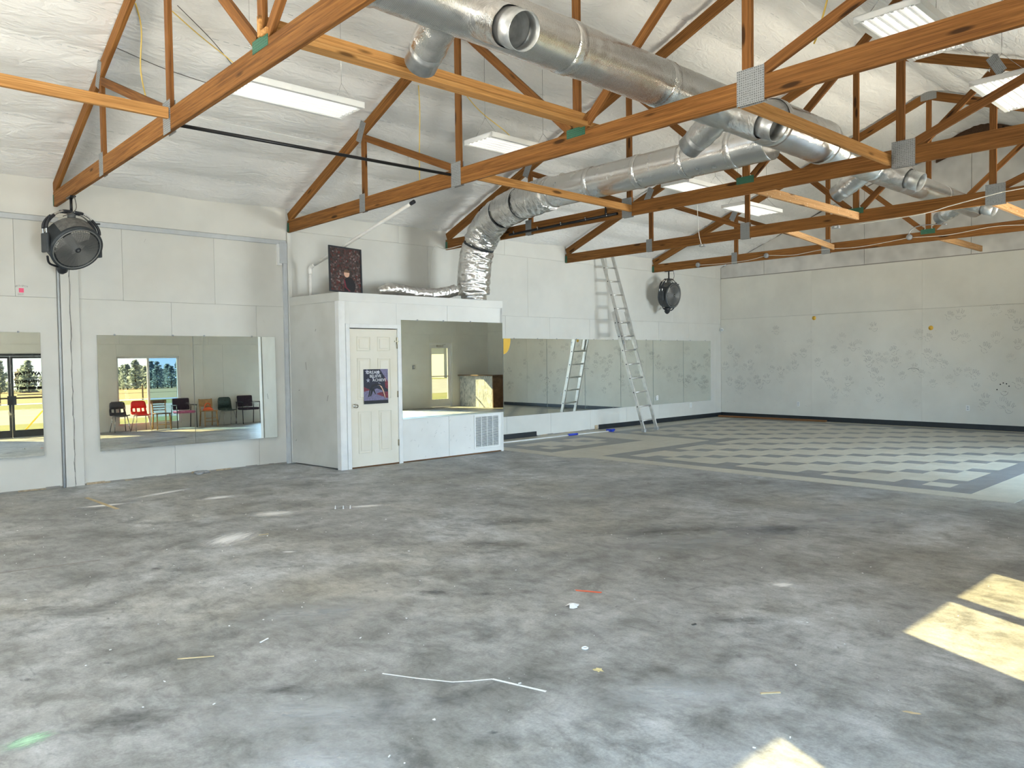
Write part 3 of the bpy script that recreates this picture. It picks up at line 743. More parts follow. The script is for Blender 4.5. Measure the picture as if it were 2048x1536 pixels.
# ---- wall with the entrance (reflected in the mirrors) : openings (x0, x1, z0, z1)
OPEN = [(-6.0, -1.2, 0.25, 2.5), (0.45, 1.80, 0.10, 2.02), (3.17, 5.04, 0.0, 2.16), (6.25, 7.94, 0.14, 2.07), (10.4, 13.4, 0.25, 2.35), (14.95, 15.90, 0.0, 2.12)]  # side and far openings are unseen, added for fill light
b = MB(); xa = XB - 0.2
for (x0, x1, z0, z1) in OPEN:
    b.bb(xa, x0, WR - 0.2, WR, -0.1, ZH + 0.3)
    if z0 > 0: b.bb(x0, x1, WR - 0.2, WR, -0.1, z0)
    b.bb(x0, x1, WR - 0.2, WR, z1, ZH + 0.3); xa = x1
b.bb(xa, L + 0.2, WR - 0.2, WR, -0.1, ZH + 0.3)
wall_right = tag(b.build('wall_right', 'wall_paint_lit'), 'white panelled wall with the glazed entrance, seen in the mirrors', kind='structure')
for (x0, x1) in ((XB, -6.0), (-1.2, 0.45), (1.8, 3.17), (5.04, 6.25), (7.94, 9.2), (9.2, 10.4), (13.4, 14.95), (15.9, L)):
    panel(wall_right, x0 + 0.001, x1 - 0.001, 0.02, 2.398, 'wall_paint_lit', at=WR)
for (x0, x1, z0, z1) in OPEN: panel(wall_right, x0 + 0.001, x1 - 0.001, z1 + 0.03, 2.398, 'wall_paint_lit', at=WR)
panel_row(wall_right, xs_from(XB, L, 3.9, 2.44), 2.402, 3.9, 'wall_paint_lit', at=WR)
b = MB(); b.bb(8.60, 8.64, WR, WR + 0.03, 0.0, 2.9); b.build('batten', 'wall_paint_lit', wall_right)

# ---- back wall behind the photographer, its wide glazing added to admit fill light
b = MB(); b.bb(XB - 0.2, XB, WR - 0.2, -10.9, -0.1, ZH + 2.6); b.bb(XB - 0.2, XB, -1.1, 0.2, -0.1, ZH + 2.6)
b.bb(XB - 0.2, XB, -10.9, -1.1, -0.1, 0.15); b.bb(XB - 0.2, XB, -10.9, -1.1, 2.95, ZH + 2.6)
wall_back = tag(b.build('wall_back', 'wall_paint'), 'white rear wall with wide glazing added for fill light', kind='structure')

# ---- baseboards
def baseboard(name, x0, x1, y0, y1, h=0.105):
    b = MB(); b.bb(x0, x1, y0, y1, 0.003, h)
    return b.build(name, 'rubber_black', None, 0.004)
tag(baseboard('baseboard_left', 12.62, L - 0.001, -0.010, 0.0), 'black rubber baseboard along the mirror wall to the far corner', kind='structure')
tag(baseboard('baseboard_closet', 8.66, 10.73, -0.010, 0.0, 0.10), 'short piece of black rubber baseboard beside the closet', kind='structure')
tag(baseboard('baseboard_end', L - 0.010, L, WR, -0.001, 0.11), 'black rubber baseboard along the end wall', kind='structure')
b = MB(); b.bb(12.50, 12.60, -0.008, 0.0, 0.004, 0.10); b.build('bare_patch', 'plaster_chip', wall_left)

# ---- glazed openings
def glazed(name, x0, x1, z0, z1, fr, mat_frame, panes, depth=0.06, y=WR - 0.10, label=None, glassm=None, sill=False):
    o = empty(name, ((x0 + x1) / 2, y, z0), label, None, None, 'structure')
    b = MB(); b.bb(x0, x0 + fr, y - depth / 2, y + depth / 2, z0, z1); b.build('jamb', mat_frame, o)
    b = MB(); b.bb(x1 - fr, x1, y - depth / 2, y + depth / 2, z0, z1); b.build('jamb', mat_frame, o)
    b = MB(); b.bb(x0 + fr, x1 - fr, y - depth / 2, y + depth / 2, z1 - fr, z1); b.build('head', mat_frame, o)
    b = MB(); b.bb(x0 + fr, x1 - fr, y - depth / 2, y + depth / 2, z0, z0 + fr); b.build('sill', mat_frame, o)
    n = panes; w = (x1 - x0 - 2 * fr - (n - 1) * fr) / n
    for k in range(n):
        a = x0 + fr + k * (w + fr)
        b = MB(); b.bb(a, a + w, y - 0.003, y + 0.003, z0 + fr, z1 - fr); b.build('pane', (glassm or ['glass_clear'] * n)[k], o)
        if k: b = MB(); b.bb(a - fr, a, y - depth / 2, y + depth / 2, z0 + fr, z1 - fr); b.build('mullion', mat_frame, o)
    return o
glazed('window_1', 6.25, 7.94, 0.14, 2.07, 0.055, 'frame_white', 2, label='white framed two pane window behind the chairs, seen in the mirror', glassm=['glass_clear', 'glass_blue'])
glazed('window_2', 0.45, 1.80, 0.10, 2.02, 0.05, 'bronze', 1, label='window beside the camera that lets sun onto the near floor')
glazed('window_added_side', -6.0, -1.2, 0.25, 2.5, 0.06, 'bronze', 4, label='unseen side windows added to let in fill light')  # invented opening for the side fill lamps
glazed('window_added_far', 10.4, 13.4, 0.25, 2.35, 0.06, 'frame_white', 3, label='unseen window added in the entrance wall for fill light')  # invented opening for the far fill lamps
o = empty('window_added_rear', (XB - 0.1, -6.0, 0.15), 'unseen wide glazing added in the rear wall for fill light', None, None, 'structure')  # invented glazing for the rear fill lamps
for k in range(9):
    yy = -10.9 + 9.8 * k / 8; b = MB(); b.bb(XB - 0.13, XB - 0.07, yy - 0.03, yy + 0.03, 0.15, 2.95); b.build('mullion', 'bronze', o)

# entrance: pair of dark framed glass doors
YD = WR - 0.09
ent = empty('door_1', (4.105, YD, 0), 'pair of dark framed glass entrance doors, seen in the left mirror', None, None, 'structure')
b = MB(); b.bb(3.17, 3.22, YD - 0.05, YD + 0.06, 0, 2.16); b.build('jamb', 'bronze', ent)
b = MB(); b.bb(4.99, 5.04, YD - 0.05, YD + 0.06, 0, 2.16); b.build('jamb', 'bronze', ent)
b = MB(); b.bb(3.22, 4.99, YD - 0.05, YD + 0.06, 2.10, 2.16); b.build('head', 'bronze', ent)
b = MB(); b.bb(3.17, 5.04, YD - 0.10, YD + 0.09, 0.0, 0.012); b.build('threshold', 'aluminium', ent)
leaves = []
for (a, c, hs) in ((3.225, 4.100, 1), (4.110, 4.985, -1)):
    lf = empty('door_leaf', (0, 0, 0)); lf.parent = ent; lf.location = Vector(((a + c) / 2, YD, 0)) - ent.location
    b = MB(); b.bb(a, a + 0.052, YD - 0.022, YD + 0.022, 0.015, 2.095); b.bb(c - 0.052, c, YD - 0.022, YD + 0.022, 0.015, 2.095)
    b.bb(a + 0.052, c - 0.052, YD - 0.022, YD + 0.022, 2.04, 2.095); b.bb(a + 0.052, c - 0.052, YD - 0.022, YD + 0.022, 0.015, 0.20)
    b.build('leaf_frame', 'bronze', lf)
    b = MB(); b.bb(a + 0.052, c - 0.052, YD - 0.003, YD + 0.003, 0.20, 2.04); b.build('pane', 'glass_clear', lf)
    b = MB(); b.bar((a + 0.06, YD + 0.06, 1.02), (c - 0.06, YD + 0.06, 1.02), 0.03, 0.035)
    b.bb((c if hs > 0 else a) - 0.04 * hs - 0.05, (c if hs > 0 else a) - 0.04 * hs + 0.05, YD + 0.02, YD + 0.09, 0.85, 1.08); b.build('push_bar', 'bronze', lf)
    leaves.append((lf, a, c))
lf, a, c = leaves[1]
yt = YD - 0.006; xc_ = (a + c) / 2 - 0.01
# the words are painted to be read from outside (from -y), so they run towards +x when seen from there
text_mesh('lettering', 'PATHWAY', 'letter', 0.115, (xc_, yt, 1.66), (1, 0, 0), (0, 0, 1), lf, arc=0.55, sx=1.2, bold=0.006)
text_mesh('lettering', '2', 'letter', 0.085, (xc_, yt, 1.56), (1, 0, 0), (0, 0, 1), lf)
text_mesh('lettering', 'GYMNASTICS', 'letter', 0.105, (xc_, yt, 1.44), (1, 0, 0), (0, 0, 1), lf, sx=1.05, bold=0.006)
b = MB()
for k, (p, q) in enumerate(((-0.30, -0.27), (-0.24, -0.08), (-0.05, 0.13), (0.16, 0.30))): b.bb(xc_ + p, xc_ + q, yt - 0.001, yt, 1.24, 1.31)
b.build('lettering_block', 'letter', lf)
b = MB()
for zz, hw in ((1.17, 0.20), (1.10, 0.30)): b.bb(xc_ - hw, xc_ + hw, yt - 0.001, yt, zz - 0.012, zz + 0.012)
b.build('lettering_block', 'poster_mauve', lf)

# glass door near the far corner
d2 = empty('door_2', (15.425, YD, 0), 'narrow white framed glass door beside the counter, seen in the closet mirror', None, None, 'structure')
b = MB(); b.bb(14.95, 15.00, YD - 0.05, YD + 0.06, 0, 2.12); b.build('jamb', 'frame_white', d2)
b = MB(); b.bb(15.85, 15.90, YD - 0.05, YD + 0.06, 0, 2.12); b.build('jamb', 'frame_white', d2)
b = MB(); b.bb(15.00, 15.85, YD - 0.05, YD + 0.06, 2.06, 2.12); b.build('head', 'frame_white', d2)
b = MB(); b.bb(15.005, 15.09, YD - 0.022, YD + 0.022, 0.01, 2.055); b.bb(15.76, 15.845, YD - 0.022, YD + 0.022, 0.01, 2.055)
b.bb(15.09, 15.76, YD - 0.022, YD + 0.022, 1.95, 2.055); b.bb(15.09, 15.76, YD - 0.022, YD + 0.022, 0.01, 0.26); b.build('leaf_frame', 'frame_white', d2)
b = MB(); b.bb(15.09, 15.76, YD - 0.003, YD + 0.003, 0.26, 1.95); b.build('pane', 'glass_clear', d2)
b = MB(); b.bar((15.08, YD + 0.05, 1.02), (15.77, YD + 0.05, 1.02), 0.03, 0.03); b.build('push_bar', 'aluminium', d2)
b = MB(); b.bb(15.30, 15.55, YD + 0.022, YD + 0.07, 1.99, 2.05); b.bar((15.42, YD + 0.05, 2.03), (15.62, YD + 0.10, 2.08), 0.02, 0.02); b.build('door_closer', 'aluminium', d2)

# ---- utility closet (a room within the room)
CX0, CX1, CY, CZ = 5.555, 8.65, -1.33, 2.515
closet = tag(empty('wall_closet', (7.1, -0.7, 0)), 'white boxed-in utility closet standing against the mirror wall', kind='structure')
def cs(s): return CX0 + 0.955 * s           # along the front, from the left corner
b = MB(); poly = [(5.43, 0.0), (CX0, CY + 0.05), (CX0 + 0.05, CY + 0.05), (5.48, 0.0)]
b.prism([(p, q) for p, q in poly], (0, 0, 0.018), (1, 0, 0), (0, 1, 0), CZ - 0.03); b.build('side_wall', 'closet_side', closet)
DX0, DX1, DZ = cs(0.165), cs(1.012), 2.025
b = MB(); b.bb(CX0, DX0, CY, CY + 0.05, 0, CZ - 0.09); b.build('front_wall', 'closet_paint', closet)
b = MB(); b.bb(DX0, DX1, CY, CY + 0.05, DZ + 0.005, CZ - 0.09); b.build('front_wall', 'closet_paint', closet)
for (a, c, z0, z1) in ((DX1 + 0.002, cs(2.02), 0.02, 0.70), (cs(2.02) + 0.004, CX1, 0.02, 0.70), (DX1 + 0.002, cs(2.02), 0.703, 2.42), (cs(2.02) + 0.004, CX1, 0.703, 2.42)):
    b = MB(); b.bb(a, c, CY, CY + 0.05, z0, z1); b.build('front_panel', 'closet_paint', closet, 0.002)
b = MB(); b.bb(CX0, CX1, CY + 0.02, CY + 0.05, 0.0, 0.02); b.build('sole_plate', 'wood_floor_trim', closet)
b = MB(); b.bb(CX1 - 0.05, CX1, CY, 0.0, 0, CZ - 0.01); b.build('side_wall', 'closet_paint', closet)
b = MB(); b.bb(CX0 - 0.006, CX1 + 0.006, CY - 0.012, CY + 0.05, CZ - 0.105, CZ + 0.02); b.build('fascia_board', 'closet_paint', closet, 0.003)
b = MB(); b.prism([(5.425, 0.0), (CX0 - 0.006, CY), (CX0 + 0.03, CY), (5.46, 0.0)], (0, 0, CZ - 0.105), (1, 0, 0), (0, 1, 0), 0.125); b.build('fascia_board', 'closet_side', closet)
b = MB(); b.prism([(5.45, 0.0), (CX0 + 0.02, CY + 0.04), (CX1 - 0.02, CY + 0.04), (CX1 - 0.02, 0.0)], (0, 0, CZ - 0.03), (1, 0, 0), (0, 1, 0), 0.03); b.build('closet_roof', 'closet_paint', closet)
b = MB(); b.bb(CX0 + 0.0, CX0 + 0.085, CY - 0.014, CY, 0, 2.41); b.build('corner_trim', 'trim_white', closet, 0.003)
b = MB(); b.bb(CX0 - 0.018, CX0 + 0.001, CY - 0.014, CY + 0.09, 0, 2.41); b.build('corner_trim', 'trim_white', closet, 0.003)
ragged(closet, DX1 + 0.08, CX1 - 0.05, 9, y=0) if False else None
# door casing
for (a, c, z0, z1) in ((DX0 - 0.066, DX0 - 0.004, 0, 2.092), (DX1 + 0.004, DX1 + 0.07, 0, 2.092), (DX0 - 0.004, DX1 + 0.004, 2.032, 2.092)):
    b = MB(); b.bb(a, c, CY - 0.018, CY, z0, z1); b.build('door_casing', 'trim_white', closet, 0.004)
# six panel door leaf
door = tag(empty('door_3', ((DX0 + DX1) / 2, CY, 0)), 'cream six-panel closet door with a round knob', kind='structure')
b = MB(); b.bb(DX0 + 0.003, DX1 - 0.003, CY - 0.004, CY + 0.03, 0.022, 2.018); b.build('door_slab', 'door_paint', door, 0.002)
for (s0, s1, z0, z1) in ((0.282, 0.522, 1.70, 1.91), (0.645, 0.882, 1.70, 1.91), (0.284, 0.520, 0.99, 1.595), (0.648, 0.882, 0.99, 1.595), (0.286, 0.524, 0.212, 0.825), (0.651, 0.883, 0.212, 0.825)):
    x0, x1 = cs(s0), cs(s1); p = empty('door_panel', (0, 0, 0)); p.parent = door; p.location = Vector(((x0 + x1) / 2, CY, z0)) - door.location
    for q in ((x0, x1, z1 - 0.012, z1), (x0, x1, z0, z0 + 0.012), (x0, x0 + 0.012, z0 + 0.012, z1 - 0.012), (x1 - 0.012, x1, z0 + 0.012, z1 - 0.012)):
        b = MB(); b.bb(q[0], q[1], CY - 0.015, CY - 0.003, q[2], q[3]); b.build('moulding', 'door_paint', p, 0.004)
    b = MB(); b.bb(x0 + 0.04, x1 - 0.04, CY - 0.014, CY - 0.003, z0 + 0.035, z1 - 0.035); b.build('raised_field', 'door_paint', p, 0.008)
kn = MB(); kn.lathe([(0.001, 0), (0.030, 0), (0.030, 0.008), (0.012, 0.012), (0.012, 0.028), (0.026, 0.036), (0.029, 0.050), (0.022, 0.062), (0.001, 0.065)], 20, (cs(0.235), CY - 0.004, 0.906), (0, -1, 0)); kn.build('knob', 'knob_metal', door)
for z in (1.78, 1.05, 0.32):
    b = MB(); b.bb(DX1 - 0.014, DX1 + 0.012, CY - 0.010, CY - 0.002, z - 0.045, z + 0.045); b.tube([(DX1 - 0.001, CY - 0.012, z - 0.048), (DX1 - 0.001, CY - 0.012, z + 0.048)], 0.007, 8); b.build('hinge', 'hinge_metal', door)
b = MB(); b.bb(DX1 - 0.05, DX1 + 0.02, CY - 0.022, CY - 0.004, 1.835, 1.850); b.bb(DX1 - 0.012, DX1 + 0.006, CY - 0.024, CY - 0.006, 1.80, 1.90); b.build('latch', 'hinge_metal', door)

# ================================================================== ROOF TRUSSES
PD = [0.0, 2.158, 4.144, 5.98, 7.816, 9.802, 11.96]
CH = 0.180                                      # depth of the bottom chord
def top_mid(d): return ZH + SL * min(d, 11.96 - d) - 0.105
def plate_part(t, x, y, z, w, h, mat, rot=0.0, poly=None):
    R = Matrix.Rotation(rot, 3, 'X')
    b = MB(); b.box((0, 0, 0), (0.004, w, h)); o = b.build('gusset_plate', mat, None)
    o.location = Vector((x, y, z)) - t.location; o.rotation_euler = (rot, 0, 0); o.parent = t
    return o
def make_truss():
    t = empty('roof_truss', (TX[0], 0, 0)); X = TX[0] + 0.022; W_ = 0.042
    zc = ZB + CH / 2
    for a, c in ((0.006, PD[2]), (PD[2], PD[4]), (PD[4], 11.954)):
        board('bottom_chord', (X, -a, zc), (X, -c, zc), W_, CH, 'wood_truss', t)
    for s in (0, 1):
        f = (lambda d: -d) if s == 0 else (lambda d: -(11.96 - d))
        def P(d, dz=0.0): return (X, f(d), top_mid(d) + dz)
        board('top_chord', P(0.035), P(PD[1]), W_, 0.142, 'wood_truss', t)
        board('top_chord', P(PD[1]), P(PD[3] - 0.01), W_, 0.142, 'wood_truss', t)
        for k in (1, 2):
            board('web_post', (X, f(PD[k]) + (-0.035, 0.035)[s], ZB + CH - 0.01), (X, f(PD[k]) + (-0.035, 0.035)[s], top_mid(PD[k]) - 0.06), W_ * 0.92, 0.083, 'wood_web', t, (0, 1, 0))
            sgn = -1 if s == 0 else 1
            board('web_brace', (X, f(PD[k]) + sgn * 0.07, top_mid(PD[k]) - 0.10), (X, f(PD[k + 1]) - sgn * 0.09, ZB + CH + 0.03), W_ * 0.92, 0.083, 'wood_web', t)
    board('web_post', (X, -PD[3], ZB + CH - 0.01), (X, -PD[3], top_mid(PD[3]) - 0.03), W_ * 0.92, 0.083, 'wood_web', t, (0, 1, 0))
    xf = TX[0] - 0.001; xb = TX[0] + 0.045
    for x in (xf, xb):
        for k, (w, h, dz, m) in {1: (0.13, 0.235, 0.02, 'plate_grey'), 2: (0.17, 0.27, 0.03, 'plate_grey'), 4: (0.235, 0.275, 0.03, 'plate_grey'), 5: (0.235, 0.275, 0.03, 'plate_grey')}.items():
            plate_part(t, x, -PD[k], zc + dz, w, h, m)
        plate_part(t, x, -PD[3], ZB + CH - 0.005, 0.235, 0.085, 'plate_green')
        for yy in (-0.035, -11.925): plate_part(t, x, yy, ZB + 0.075, 0.055, 0.135, 'plate_green')
        for k in (1, 2, 4, 5):
            plate_part(t, x, -PD[k], top_mid(PD[k]) - 0.01, 0.13, 0.27, 'plate_grey', (0.5 if k < 3 else -0.5))
        plate_part(t, x, -PD[3], top_mid(PD[3]) - 0.01, 0.26, 0.15, 'plate_grey')
    return t
t1 = make_truss(); trusses = [t1]
for k in range(1, 5):
    c = copy_tree(t1); c.location = (TX[k], 0, 0); trusses.append(c)
for t, lb in zip(trusses, ('nearest wooden roof truss, the near black fan hanging from its wall end', 'second wooden roof truss, meeting the wall just above the closet',
                           'third wooden roof truss, passing behind the tall silver duct riser', 'fourth wooden roof truss, crossing in front of the ladder top', 'farthest wooden roof truss, with the small far fan hanging from it')):
    tag(t, lb, 'roof truss', 'wooden roof trusses')

# lumber braces between trusses
def brace(p0, p1, w, h, mat, label, parts=None):
    e = empty('lumber_brace', p0, label, 'board', 'lumber braces between trusses')
    board('brace_board', p0, p1, w, h, mat, e)
    return e
brace((-0.80, -4.21, 3.665), (2.305, -4.21, 3.665), 0.04, 0.092, 'wood_new', 'orange pine brace splashed with paint at the upper left, ending at the nearest truss')
e = brace((2.30, -5.99, 3.815), (5.60, -6.02, 3.815), 0.04, 0.14, 'wood_new', 'doubled pine brace from the nearest truss to the second truss at midspan')
board('brace_board', (2.30, -6.06, 3.755), (5.72, -6.09, 3.755), 0.09, 0.04, 'wood_new', e)
brace((5.50, -4.22, 3.655), (8.49, -4.22, 3.625), 0.04, 0.092, 'wood_new', 'bright pine brace under the silver duct, from second to third truss')
brace((5.50, -7.66, 3.60), (8.49, -7.68, 3.60), 0.04, 0.11, 'wood_new', 'knotty orange brace beside the round duct outlet, from second to third truss')
brace((8.55, -6.05, 3.60), (11.61, -6.02, 3.62), 0.04, 0.11, 'wood_speck', 'paint-speckled brace from third to fourth truss at midspan')
brace((11.67, -4.75, 3.62), (14.55, -4.30, 3.62), 0.04, 0.10, 'wood_speck', 'pale brace from the fourth truss to the farthest truss near the left')
brace((14.61, -6.12, 3.60), (17.0, -6.12, 3.60), 0.04, 0.11, 'wood_speck', 'pale brace reaching from the farthest truss towards the end wall')
brace((11.67, -7.72, 3.60), (14.55, -7.74, 3.60), 0.04, 0.11, 'wood_speck', 'pale brace at the right edge between fourth and farthest trusses')
b = MB(); b.tube([(2.37, -4.02, 3.64), (5.45, -4.05, 3.66)], 0.017, 10); tag(b.build('steel_rod', 'black_metal'), 'long black steel rod from the nearest truss to the second truss', 'rod')
e = empty('steel_rod', (8.47, -2.8, 3.58), 'black steel rod clamped along the third truss bottom chord', 'rod')
b = MB(); b.tube([(8.462, -1.75, 3.575), (8.462, -4.0, 3.585)], 0.020, 10); b.build('rod_bar', 'black_metal', e)
for yy in (-1.85, -2.4, -2.9, -3.4, -3.8):
    b = MB(); b.tube([(8.44, yy - 0.02, 3.58), (8.50, yy - 0.02, 3.58)], 0.009, 6); b.bb(8.455, 8.499, yy - 0.012, yy + 0.012, 3.575, 3.62); b.build('clamp', 'steel_bright', e)
b = MB(); b.tube([(8.462, -3.79, 3.60), (8.462, -3.79, 3.72)], 0.012, 8); b.build('pin', 'black_metal', e)

# ================================================================== DUCTS
def wobble_tube(b, pts, rr, n=28, amp=0.0, freq=9.0, seed=0.0, caps=True):
    k0 = len(b.bm.verts); b.tube(pts, rr, n, caps); b.bm.verts.ensure_lookup_table()
    if amp:
        m = len(pts)
        for i in range(m):
            c = Vector(pts[i])
            for k in range(n):
                v = b.bm.verts[k0 + i * n + k]; d = (v.co - c)
                nn = noise.noise(v.co * freq + Vector((seed, 0, 0))) * 0.7 + noise.noise(Vector((v.co.x * 3, v.co.y * 3, v.co.z * freq * 2.2)) + Vector((seed, 5, 0))) * 0.6
                v.co = c + d * (1 + amp * nn)
    return b
def smooth_path(ps, n):
    ps = [Vector(p) for p in ps]; out = []
    m = len(ps)
    for i in range(m - 1):
        p0, p1, p2, p3 = ps[max(i - 1, 0)], ps[i], ps[i + 1], ps[min(i + 2, m - 1)]
        for k in range(n):
            t = k / n
            out.append(0.5 * ((2 * p1) + (p2 - p0) * t + (2 * p0 - 5 * p1 + 4 * p2 - p3) * t * t + (3 * p1 - p0 - 3 * p2 + p3) * t ** 3))
    return out + [ps[-1]]
def wrinkle_tube(pts, rr, n, amp, f, seed):
    b = MB(); b.tube(pts, rr, n); b.bm.verts.ensure_lookup_table(); s_ = 0.0
    for i in range(len(pts)):
        if i: s_ += (Vector(pts[i]) - Vector(pts[i - 1])).length
        c = Vector(pts[i])
        for k in range(n):
            th = 2 * PI * k / n; v = b.bm.verts[i * n + k]
            a_ = abs(noise.noise(Vector((s_ * f + 0.5 * math.sin(3 * th), 1.1 * math.cos(th) + seed, 1.1 * math.sin(th))))) + 0.6 * abs(noise.noise(Vector((s_ * f * 2.3 + th, 2.4 * math.cos(th) + seed, 2.4 * math.sin(th) + 9))))
            v.co = c + (v.co - c) * (1 + amp * (0.35 - a_))
    return b
TY, TZ = -6.90, 3.935
trunk = empty('supply_duct', (7.9, TY, TZ - 0.2), 'big silver foil-wrapped supply duct with round side outlets, running over the trusses', 'duct')
def trunk_section(x0, x1, r0, r1=None, name='duct_section'):
    r1 = r1 or r0; n = max(3, int((x1 - x0) / 0.025))
    pts = [(x0 + (x1 - x0) * k / n, TY, TZ + (r0 + (r1 - r0) * k / n) - 0.195) for k in range(n + 1)]
    b = wrinkle_tube(pts, [r0 + (r1 - r0) * k / n for k in range(n + 1)], 44, 0.035, 7.0, x0)
    return b.build(name, 'foil_x', trunk)
def band(x, r, w=0.10):
    b = MB(); z = TZ + r - 0.195
    wobble_tube(b, [(x - w / 2, TY, z), (x - w * 0.4, TY, z), (x + w * 0.4, TY, z), (x + w / 2, TY, z)], [r, r + 0.008, r + 0.008, r], 36, 0.006, 20, caps=False); b.build('foil_tape_band', 'foil_flex', trunk)
xs_ = [1.2, 2.6, 4.35, 5.55, 7.15]
for a, c in zip(xs_[:-1], xs_[1:]): trunk_section(a, c, 0.195)
for x in (2.6, 4.35, 5.55): band(x, 0.195)
trunk_section(7.15, 7.45, 0.195, 0.235, 'reducer'); trunk_section(7.45, 8.55, 0.235, None, 'tee_body'); trunk_section(8.55, 8.95, 0.235, 0.19, 'reducer')
trunk_section(8.95, 10.9, 0.185); trunk_section(10.9, 11.2, 0.185, 0.150, 'reducer'); trunk_section(11.2, 13.9, 0.150)
for x in (7.45, 8.55, 9.9, 12.4): band(x, 0.235 if x < 9 else (0.185 if x < 11 else 0.15))
def branch(base, tip, r, twist=0.0):
    base, tip = Vector(base), Vector(tip); d = (tip - base).normalized(); ln = (tip - base).length
    e = empty('branch_outlet', (0, 0, 0)); e.parent = trunk; e.location = base - trunk.location
    # foil sleeve, local X along it
    col_len = 0.17; foot = ln - col_len
    n = 30; b = MB(); wobble_tube(b, [base + d * (foot * k / n) for k in range(n + 1)], [r * 1.10 if k > 1 else r * 1.25 for k in range(n + 1)], 28, 0.07, 16.0, base.x, caps=False)
    b.build('foil_sleeve', 'foil_flex', e)
    b = MB(); c0 = base + d * (foot - 0.06)
    L_ = col_len + 0.06
    b.lathe([(r, 0.0), (r, L_ * 0.45), (r + 0.006, L_ * 0.49), (r, L_ * 0.53), (r, L_), (r - 0.004, L_), (r - 0.004, L_ * 0.53), (r + 0.002, L_ * 0.49), (r - 0.004, L_ * 0.45), (r - 0.004, -foot * 0.6)], 28, c0, d)
    b.build('collar', 'galvanised', e)
    b = MB(); b.lathe([(0.0001, 0), (r - 0.006, 0)], 24, base + d * 0.12, d); b.build('damper', 'galv_inside', e)
for (xr0, xr1, zr, xl0, xl1, yl, zl, rr_) in ((3.42, 3.38, 3.61, 3.20, 3.34, -6.40, 3.70, 0.122), (6.60, 6.57, 3.62, 6.55, 6.70, -6.40, 3.69, 0.122), (10.05, 10.05, 3.64, 9.95, 10.08, -6.38, 3.67, 0.112), (12.98, 12.95, 3.66, 13.45, 13.75, -6.42, 3.77, 0.100)):
    branch((xr0, TY + 0.02, TZ - 0.02), (xr1, -7.45, zr), rr_)
    branch((xl0, TY - 0.02, TZ - 0.02), (xl1, yl, zl), rr_)

riser = empty('riser_duct', (8.275, -1.06, CZ), 'silver insulated flex duct rising from the closet roof and bending along the trusses', 'duct')
path = smooth_path([(8.27, -1.05, CZ + 0.045), (8.26, -1.06, 2.75), (8.26, -1.09, 3.05), (8.28, -1.16, 3.38), (8.28, -1.36, 3.66), (8.22, -1.75, 3.85), (8.12, -2.25, 3.92), (8.00, -2.8, 3.93), (7.90, -3.25, 3.92)], 26)
npt = len(path); rads = []
for k, p in enumerate(path):
    s = k / (npt - 1)
    r = 0.215 if s < 0.06 else (0.272 - 0.035 * max(0, (s - 0.45) / 0.55))
    for q in (0.40, 0.66, 0.80): r -= 0.02 * math.exp(-((s - q) / 0.015) ** 2)
    rads.append(r)
wrinkle_tube(path, rads, 48, 0.16, 9.0, 2.0).build('flex_sleeve', 'foil_flex', riser)
for q in (0.40, 0.66, 0.80):
    k = int(q * (npt - 1)); tdir = (path[k + 1] - path[k - 1]).normalized()
    b = MB(); pp = [path[k] - tdir * 0.016, path[k] + tdir * 0.016]
    b.tube(pp, rads[k] + 0.010, 36, False); b.build('black_strap', 'rubber_black', riser)
b = MB(); b.lathe([(0.20, 0.002), (0.235, 0.002), (0.235, 0.02), (0.205, 0.05)], 28, (8.27, -1.05, CZ)); b.build('base_collar', 'galvanised', riser)
def duct_b(y0, y1, r):
    n = max(3, int(abs(y1 - y0) / 0.03))
    wrinkle_tube([(7.90, y0 + (y1 - y0) * k / n, 3.925) for k in range(n + 1)], [r] * (n + 1), 40, 0.018, 6.0, y0).build('duct_section', 'foil_y', riser)
duct_b(-3.15, -4.05, 0.212); duct_b(-4.05, -5.55, 0.208); duct_b(-5.55, -6.655, 0.208)
for y in (-3.30, -4.05, -4.85, -5.55, -6.2):
    b = MB(); wobble_tube(b, [(7.90, y - 0.04, 3.925), (7.90, y - 0.03, 3.925), (7.90, y + 0.03, 3.925), (7.90, y + 0.04, 3.925)], [0.209, 0.218, 0.218, 0.209], 36, 0.006, 20, caps=False); b.build('foil_tape_band', 'foil_flex', riser)
b = MB(); pth = smooth_path([(7.95, -3.42, 4.15), (7.93, -3.46, 4.06), (7.9, -3.48, 3.94)], 6); wobble_tube(b, [p for p in pth], [0.05, 0.055, 0.06, 0.06, 0.05, 0.05, 0.05, 0.05, 0.05, 0.04, 0.04, 0.04, 0.03][:len(pth)], 12, 0.2, 20); b.build('foil_scrap', 'foil_flex', riser)
branch_root = riser
e = empty('flex_duct', (7.3, -1.0, CZ), 'small limp foil flex duct lying on the closet roof beside the riser', 'duct')
pth = smooth_path([(6.46, -0.95, 2.62), (6.70, -0.99, 2.665), (7.05, -0.98, 2.625), (7.45, -0.99, 2.618), (7.70, -1.0, 2.65), (7.90, -1.02, 2.70)], 22)
wrinkle_tube(pth, [0.05 + 0.043 * min(1, k / 14) for k in range(len(pth))], 28, 0.20, 16.0, 4.0).build('flex_sleeve', 'foil_flex', e)

